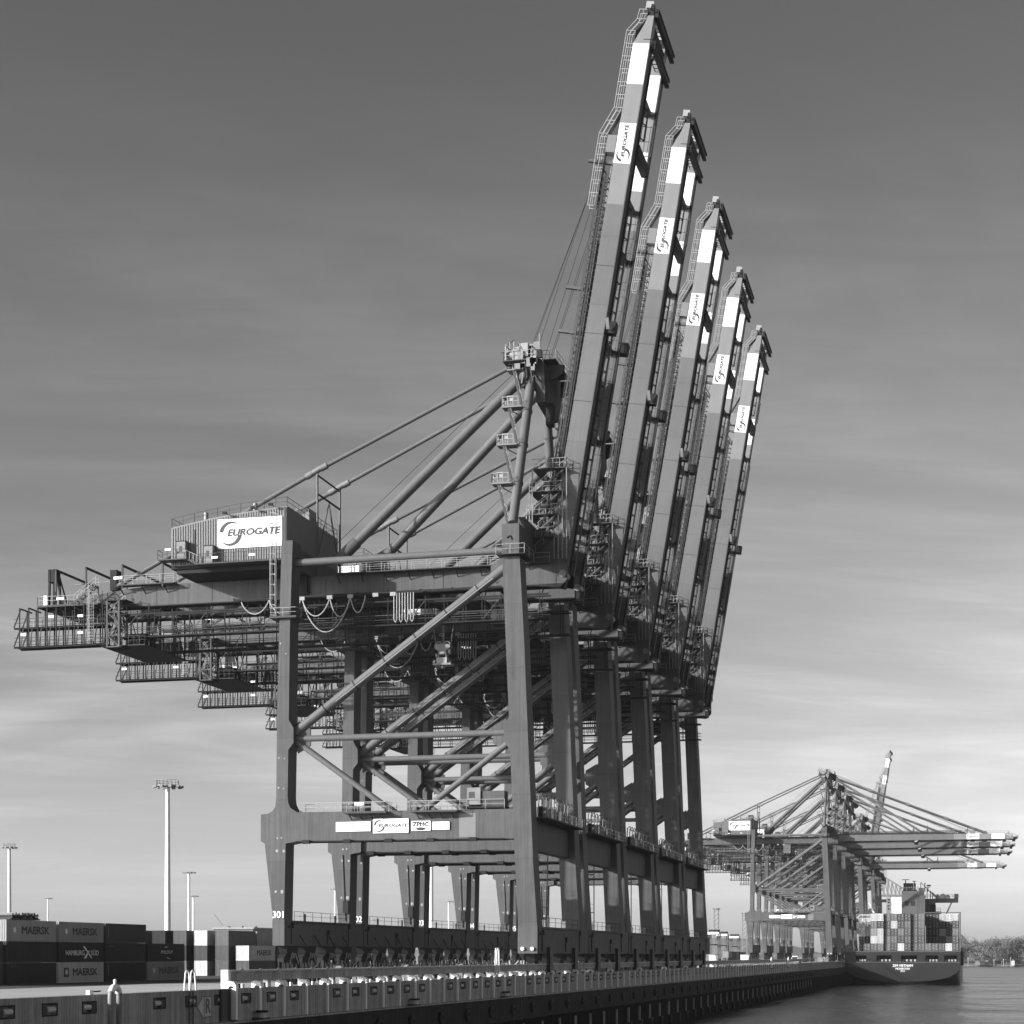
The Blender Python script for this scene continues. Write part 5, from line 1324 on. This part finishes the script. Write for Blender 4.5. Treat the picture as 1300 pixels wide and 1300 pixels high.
mb = MB(); sb(1108, 1216, 1141, 1145.5, YD + 15, 4, 'ship_grey', mb); sb(1186, 1216.5, 1140.5, 1146, YD + 12, 3, 'band_grey', mb)
for (ua, va, ub, vb) in ((1208, 1146, 1201.5, 1160), (1103, 1146, 1109.5, 1159)):
    a = W(ua, va, YD + 12); b = W(ub, vb, YD + 12); mb.beam((a.x - sc_x, YD + 12 - YS, a.z), (b.x - sc_x, YD + 12 - YS, b.z), 1.0, .6, 'white_paint')
a = W(1214, 1140, YD + 12); mb.box((a.x - sc_x, YD + 13 - YS, a.z + .8), (1.6, 2, 1.8), 'band_grey'); mb.build('bridge_wing', ship)
mb = MB(); sb(1144.5, 1165, 1131, 1175, YD - 6, 9, 'ship_grey', mb); sb(1146, 1164, 1129.5, 1131, YD - 5, 8, 'black_steel', mb); sb(1165.3, 1174.5, 1136, 1175, YD - 6, 5, 'crane_steel', mb)
sb(1148.5, 1153.5, 1144, 1150, YD - 6.06, .05, 'black_steel', mb); sb(1156, 1161.5, 1144, 1150, YD - 6.06, .05, 'black_steel', mb); fn = mb.build('funnel', ship)
mb = MB()
for u in (1148.5, 1151, 1153.5, 1156, 1158.5, 1161.5):
    a = W(u, 1130, YD); b = W(u, 1121.5, YD); mb.tube([(a.x - sc_x, YD - 2 - YS, a.z), (b.x - sc_x, YD - 2 - YS, b.z)], .42, 'black_steel', 10)
mb.build('exhaust_pipe', fn)
mb = MB()
for u, v0, w in ((1149.5, 1116.5, 5), (1160.5, 1118.5, 2.5), (1174, 1121, .8), (1178, 1126, 3)):
    a = W(u, 1132, YD); b = W(u, v0, YD); mb.beam((a.x - sc_x, YD + 2 - YS, a.z), (b.x - sc_x, YD + 2 - YS, b.z), .35, .35, 'dark_steel')
    mb.beam((b.x - sc_x - w * .3, YD + 2 - YS, b.z), (b.x - sc_x + w * .3, YD + 2 - YS, b.z), .25, .25, 'dark_steel')
b = W(1179, 1124, YD); mb.box((b.x - sc_x, YD + 2 - YS, b.z), (1.6, .6, .6), 'dark_steel'); mb.build('signal_mast', ship)
for u, v, r in ((1190, 1138, 1.0), (1197, 1138, 1.3), (1203, 1138.5, 1.0)):
    a = W(u, v, YD + 13); mb = MB(); mb.tube([(a.x - sc_x, YD + 13 - YS, a.z - r), (a.x - sc_x, YD + 13 - YS, a.z - r * .5), (a.x - sc_x, YD + 13 - YS, a.z + r * .4), (a.x - sc_x, YD + 13 - YS, a.z + r * .9)], [r * .7, r, r * .85, r * .2], 'ship_white', 12); mb.build('radar_dome', ship)
mb = MB()
for (u0, u1, v, Y) in ((1144, 1165, 1130.5, YD - 6), (1108, 1145, 1139, YD - .2), (1175, 1217, 1140, YD + 12), (1187, 1194, 1157, YD - .2)):
    a = W(u0, v, Y); b = W(u1, v, Y); mb.rail([(a.x - sc_x, Y - YS, a.z), (b.x - sc_x, Y - YS, b.z)], 'galvanised', h=1.3, gap=2.2, w=.14)
for u, v0 in ((1177, 1128), (1181, 1131), (1184, 1133), (1169, 1120)):
    a = W(u, 1141, YD + 6); b = W(u, v0, YD + 6); mb.beam((a.x - sc_x, YD + 6 - YS, a.z), (b.x - sc_x, YD + 6 - YS, b.z), .3, .3, 'machine_grey')
    mb.beam((b.x - sc_x, YD + 6 - YS, b.z), (b.x - sc_x + 3, YD + 6 - YS, b.z - 3.4), .25, .25, 'machine_grey')
mb.build('deck_rigging', ship, split=False)
# mooring lines
for i, (u, v) in enumerate(((1078, 1218.5), (1092, 1220))):
    a = W(1104 + i * 10, 1217, YS - .3); q = Vector((XE + .2, YX(1060 + i * 6, XE), ZK)); mb = MB()
    pts = [a.lerp(q, t / 8) - Vector((0, 0, 2.2 * math.sin(math.pi * t / 8))) for t in range(9)]; mb.tube(pts, .09, 'rope', 5)
    o = mb.build('mooring_line'); tag(o, ['upper dark mooring line slanting from the ship stern to the quay', 'lower dark mooring line slanting from the ship stern to the quay'][i], 'rope', 'mooring lines of the ship')

# ------------------------------------------------------------------ far shore
YB = 1950.0
mb = MB(); nx = 60; prof = []
for i in range(nx + 1):
    x = -60 + i * 12; hgt_ = 3.5 + 5 * (i / nx) + 1.2 * math.sin(i * .7)
    prof.append((x, hgt_))
vs = []
for x, h in prof: vs += [(x, YB - 4, -1), (x, YB, 1.6), (x, YB + 40, 2.2), (x, YB + 120, h + 6), (x, YB + 400, h + 9), (x, YB + 900, 3)]
fs = []
for i in range(nx):
    for j in range(5): fs.append((i * 6 + j, (i + 1) * 6 + j, (i + 1) * 6 + j + 1, i * 6 + j + 1))
mat('bank', .16, .9, .2, .05); mat('hill_far', .2, .9, .1, .002); mat('foliage', .12, .9, .2, .3); mat('foliage_dark', .075, .9, .2, .3); mat('foliage_pale', .17, .9, .2, .3)
mb.add(vs, fs, 'bank'); tag(mb.build('far_bank'), kind='structure')
mb = MB(); vs = []; n = 80
for i in range(n + 1):
    x = -2600 + i * 45; h = 40 + 26 * math.sin(i * .21) + 12 * math.sin(i * .57 + 1)
    vs += [(x, 4200, 0), (x, 4500, max(h, 12)), (x, 5200, max(h, 12) * 1.1)]
fs = []
for i in range(n):
    for j in range(2): fs.append((i * 3 + j, i * 3 + 3 + j, i * 3 + 4 + j, i * 3 + 1 + j))
mb.add(vs, fs, 'hill_far'); tag(mb.build('hills'), kind='structure')
def tree_mesh(seed, H, m, ncl):
    rd = random.Random(seed); tr_ = MB(); cr = MB()
    tr_.tube([(0, 0, 0), (.2, 0, H * .3), (0, .2, H * .6)], [.5, .38, .2], 'bark', 8)
    tips = []
    for k in range(9):
        a = rd.uniform(0, 6.28); e = rd.uniform(.35, 1.2); L_ = H * rd.uniform(.28, .5); z0 = H * rd.uniform(.22, .55)
        p = Vector((0, 0, z0)); q = p + Vector((math.cos(a) * math.cos(e), math.sin(a) * math.cos(e), math.sin(e))) * L_
        tr_.tube([p, p.lerp(q, .5) + Vector((0, 0, .6)), q], [.22, .15, .06], 'bark', 5); tips += [p.lerp(q, .6), q]
    for k in range(ncl):
        c = rd.choice(tips) + Vector((rd.gauss(0, H * .085), rd.gauss(0, H * .085), rd.gauss(0, H * .08)))
        if c.z < H * .16: continue
        for j in range(5):
            p = c + Vector((rd.gauss(0, .8), rd.gauss(0, .8), rd.gauss(0, .7))); a = Vector((rd.gauss(0, 1), rd.gauss(0, 1), rd.gauss(0, 1))).normalized() * rd.uniform(.35, .8); b = a.cross(Vector((rd.gauss(0, 1), rd.gauss(0, 1), rd.gauss(0, 1)))).normalized() * rd.uniform(.25, .6)
            cr.add([p - a, p - b, p + a, p + b], [(0, 1, 2, 3)], m)
    return tr_.mesh('trunk'), cr.mesh('crown')
TM = [tree_mesh(s, H, m, 420) for s, H, m in ((1, 24, 'foliage'), (2, 21, 'foliage_pale'), (3, 26, 'foliage'), (4, 23, 'foliage_pale'), (5, 20, 'foliage_dark'))]
GT = 'trees on the far bank right of the ship'
rd = random.Random(5); trees = []
u = 1214
while u < 1312:
    trees.append((u, YB + rd.uniform(30, 60), 0)); u += rd.uniform(5.5, 8.5)
u = 1212
while u < 1312:
    trees.append((u, YB + rd.uniform(120, 190), 1)); u += rd.uniform(5.5, 8)
kinds = ['mid grey bare-looking', 'pale feathery', 'tall rounded', 'pale broad', 'dark']
for i, (u, y, rw) in enumerate(trees):
    ix = i if rw == 0 else i - sum(1 for t in trees if t[2] == 0)
    k = rd.randrange(5) if rw else rd.choice([0, 1, 2, 3]); X = W(u, 1200, y).x
    o = empty('tree', (X, y, 2.0 if rw == 0 else 9.5 + (u - 1214) * .03), f'{kinds[k]} tree on far bank, {"waterside" if rw == 0 else "rear"} line, {ORD[ix % 16]} from the ship', 'tree', GT)
    s = rd.uniform(.62, .98); o.scale = (s * 1.3, s * 1.3, s)
    for nm, me in (('trunk', TM[k][0]), ('crown', TM[k][1])):
        p = bpy.data.objects.new(nm, me); COL.objects.link(p); p.parent = o
    o.rotation_euler.z = rd.uniform(0, 6.28)
GH = 'small buildings and moored craft at the foot of the far bank'
for u, v0, v1, w, m, lab in ((1284, 1217.5, 1223.5, 4, 'concrete_light', 'small white boathouse at the foot of the far bank'), (1296, 1217, 1223.5, 14, 'dark_steel', 'dark low jetty hut at the right edge of the far bank'), (1250, 1218, 1223, 5, 'dark_steel', 'small dark hut below the bare trees on the far bank'), (1238, 1218.5, 1223, 6, 'machine_grey', 'grey hut at the waterline nearest the ship')):
    a = W(u, v1, YB - 8); b = W(u + w, v0, YB - 8); o = empty('hut', (a.x, YB - 8, 1.0), lab, 'hut', GH); ww = b.x - a.x; hh = b.z - a.z
    mb = MB(); mb.mm((0, 0, 0), (ww, 5, hh), m); mb.build('wall', o)
    mb = MB(); mb.prism([(-.3, hh), (ww + .3, hh), (ww / 2, hh + 1.6)], -.3, 5.3, 'machine_grey'); mb.build('roof', o)
for i, (u, h) in enumerate(((1229, 9), (1283, 10), (1262, 7), (1274, 8))):
    a = W(u, 1222, YB - 6); o = empty('mooring_pole', (a.x, YB - 6, -1), f'thin pale mooring pole, {ORD[i]} named along the far bank waterline', 'pole', 'mooring poles at the far bank')
    mb = MB(); mb.tube([(0, 0, 0), (0, 0, h)], .3, 'galvanised', 8); mb.build('shaft', o)
    mb = MB(); mb.tube([(0, 0, h), (0, 0, h + .6)], [.4, .1], 'white_paint', 8); mb.build('cap', o)
# ------------------------------------------------------------------ distant yard crane seen between masts
d = 1500; u = 280; X = -d * (1232 - u) * .9695 / FPX; Y = (d + X * math.sin(PSI)) / math.cos(PSI)
k = empty('tower_crane', (X, Y, ZG), 'tiny faint jib crane far behind the containers left of the nearest crane', 'crane'); f_ = d / FPX
mb = MB(); mb.beam((12 * f_ * .2, 0, 0), (12 * f_ * .2, 0, 40 * f_), .7, .7, 'band_grey'); mb.build('mast', k)
mb = MB(); mb.beam((14 * f_, 0, 30 * f_), (-9 * f_, 0, 58 * f_), .7, .7, 'band_grey'); mb.build('jib', k)

YT = 1250.0
a = W(1112, 1107, YT); bq = W(1147, 1128, YT); c0 = W(1112, 1137, YT); c1 = W(1147, 1137, YT); ft = W(1118, 1200, YT)
k = empty('quay_crane', (ft.x, YT, ZG), 'older lattice crane with sloping truss boom, far behind the ship deckhouse', 'crane'); oo = Vector((ft.x, YT, ZG))
mb = MB()
for dy in (0, 6):
    o2 = Vector((0, dy, 0)); mb.beam(a - oo + o2, bq - oo + o2, 1.0, 1.0, 'band_grey'); mb.beam(c0 - oo + o2, c1 - oo + o2, 1.2, 1.2, 'band_grey')
    for t in range(8):
        p = a.lerp(bq, t / 7) - oo + o2; q = c0.lerp(c1, t / 7) - oo + o2; mb.beam(p, q, .6, .6, 'band_grey')
        if t < 7: mb.beam(p, c0.lerp(c1, (t + 1) / 7) - oo + o2, .4, .4, 'band_grey')
mb.build('truss_boom', k, split=False)
mb = MB()
for x in (-3, 9):
    for dy in (0, 6): mb.beam((x, dy, 0), (x, dy, c0.z - ZG), 1.4, 1.4, 'band_grey')
mb.build('leg', k)
mb = MB(); mb.mm((6, -1, c0.z - ZG - 9), (18, 7, c0.z - ZG - 1), 'band_grey'); mb.build('machinery_house', k)

# thin harbour haze: one closed box round everything
hm = bpy.data.materials.new('haze'); hm.use_nodes = True; nt = hm.node_tree; nt.nodes.remove(nt.nodes['Principled BSDF'])
pv = nt.nodes.new('ShaderNodeVolumePrincipled'); pv.inputs['Color'].default_value = (.9, .9, .9, 1); pv.inputs['Density'].default_value = HAZE; pv.inputs['Anisotropy'].default_value = .2
nt.links.new(pv.outputs[0], nt.nodes['Material Output'].inputs['Volume'])
M['haze'] = hm
mb = MB(); mb.mm((-3400, -500, -4), (6200, 9200, 190), 'haze'); tag(mb.build('haze'), kind='stuff')

# ------------------------------------------------------------------ sun, sky, camera
SUN = Vector((-1.23, -1.0, .47)).normalized()
el = math.asin(SUN.z); az = math.atan2(SUN.x, SUN.y)
sd = bpy.data.lights.new('sun', 'SUN'); sd.energy = 5.0; sd.angle = R(.5); sd.color = (1, 1, 1)
so = bpy.data.objects.new('sun', sd); COL.objects.link(so); so.rotation_euler = SUN.to_track_quat('Z', 'Y').to_euler(); so.location = (-200, -200, 200)
w = bpy.data.worlds.new('World'); sc.world = w; w.use_nodes = True
nt = w.node_tree; N = nt.nodes; L = nt.links; N.clear()
sky = N.new('ShaderNodeTexSky'); sky.sky_type = 'NISHITA'; sky.sun_disc = False; sky.sun_elevation = el; sky.sun_rotation = az % (2 * math.pi)
sky.air_density = 1.0; sky.dust_density = 1.2; sky.ozone_density = 1.0
sep = N.new('ShaderNodeSeparateColor'); L.new(sky.outputs['Color'], sep.inputs[0])
tc = N.new('ShaderNodeTexCoord'); sx = N.new('ShaderNodeSeparateXYZ'); L.new(tc.outputs['Generated'], sx.inputs[0])
def math_(op, a, b=None, c=None):
    m = N.new('ShaderNodeMath'); m.operation = op
    for i, x in enumerate((a, b, c)):
        if x is None: continue
        if isinstance(x, (int, float)): m.inputs[i].default_value = x
        else: L.new(x, m.inputs[i])
    return m.outputs[0]
zc_ = math_('ADD', math_('MAXIMUM', sx.outputs['Z'], 0.0), 0.10)
px = math_('DIVIDE', sx.outputs['X'], zc_); py = math_('DIVIDE', sx.outputs['Y'], zc_)
cb = N.new('ShaderNodeCombineXYZ'); L.new(px, cb.inputs[0]); L.new(py, cb.inputs[1])
def noise(scx, scy, rot, scale, dist, rough):
    mp = N.new('ShaderNodeMapping'); mp.vector_type = 'TEXTURE'; mp.inputs['Scale'].default_value = (1 / scx, 1 / scy, 1); mp.inputs['Rotation'].default_value = (0, 0, R(rot)); L.new(cb.outputs[0], mp.inputs['Vector'])
    nz = N.new('ShaderNodeTexNoise'); nz.inputs['Scale'].default_value = scale; nz.inputs['Detail'].default_value = 9; nz.inputs['Roughness'].default_value = rough; nz.inputs['Distortion'].default_value = dist
    L.new(mp.outputs[0], nz.inputs['Vector']); return nz.outputs['Fac']
def smooth(v, a, b_, t0=0.0, t1=1.0):
    mr = N.new('ShaderNodeMapRange'); mr.interpolation_type = 'SMOOTHSTEP'; L.new(v, mr.inputs['Value'])
    for k, x in (('From Min', a), ('From Max', b_), ('To Min', t0), ('To Max', t1)): mr.inputs[k].default_value = x
    return mr.outputs['Result']
veil = smooth(noise(.6, 1.0, 24, .95, 1.3, .52), .36, .66)
wisp = smooth(math_('ADD', math_('MULTIPLY', noise(.34, 1.0, 34, 2.4, 1.8, .62), .6), math_('MULTIPLY', noise(.22, 1.0, 12, 6.0, 1.4, .66), .4)), .40, .63)
cf = math_('MULTIPLY', math_('ADD', math_('MULTIPLY', veil, .55), math_('MULTIPLY', math_('MULTIPLY_ADD', veil, .7, .3), math_('MULTIPLY', wisp, .6))), math_('MULTIPLY', smooth(sx.outputs['Z'], .47, .33, .08), smooth(sx.outputs['Z'], -.02, .16, .14)))
# thin cirrus lies thicker towards the right of the view
right = smooth(math_('ADD', math_('MULTIPLY', sx.outputs['X'], .97), math_('MULTIPLY', sx.outputs['Y'], .2456)), -.1, .32, 0.0, .28)
red = math_('POWER', math_('MULTIPLY', sep.outputs[0], 1 / 3.0), 1.25)
SKYGAIN = 3.0
tot = math_('MULTIPLY', math_('MULTIPLY', math_('MULTIPLY', red, SKYGAIN), smooth(sx.outputs['Z'], .48, .8, 1.0, .55)), math_('ADD', math_('MULTIPLY', cf, .47), math_('MULTIPLY_ADD', math_('MULTIPLY', right, smooth(sx.outputs['Z'], .46, .2)), .8, .955)))  # sky above the view dimmed towards the zenith, added to cut fill on shaded faces
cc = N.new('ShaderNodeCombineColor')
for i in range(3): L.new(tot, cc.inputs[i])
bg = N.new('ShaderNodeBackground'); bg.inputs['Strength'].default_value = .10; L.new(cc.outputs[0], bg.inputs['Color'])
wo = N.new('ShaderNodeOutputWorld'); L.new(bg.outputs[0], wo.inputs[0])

cd = bpy.data.cameras.new('camera'); co = bpy.data.objects.new('camera', cd); COL.objects.link(co); sc.camera = co
co.location = (0, 0, ZC); co.rotation_euler = (R(90), 0, PSI)
cd.sensor_fit = 'HORIZONTAL'; cd.sensor_width = 36; cd.lens = 36 * FPX / 1300; cd.shift_y = (CV - 650) / 1300; cd.clip_start = 1; cd.clip_end = 20000
sc.view_settings.view_transform = 'Standard'; sc.view_settings.look = 'None'; sc.view_settings.exposure = .6; sc.view_settings.gamma = 1
sc.render.engine = 'CYCLES'
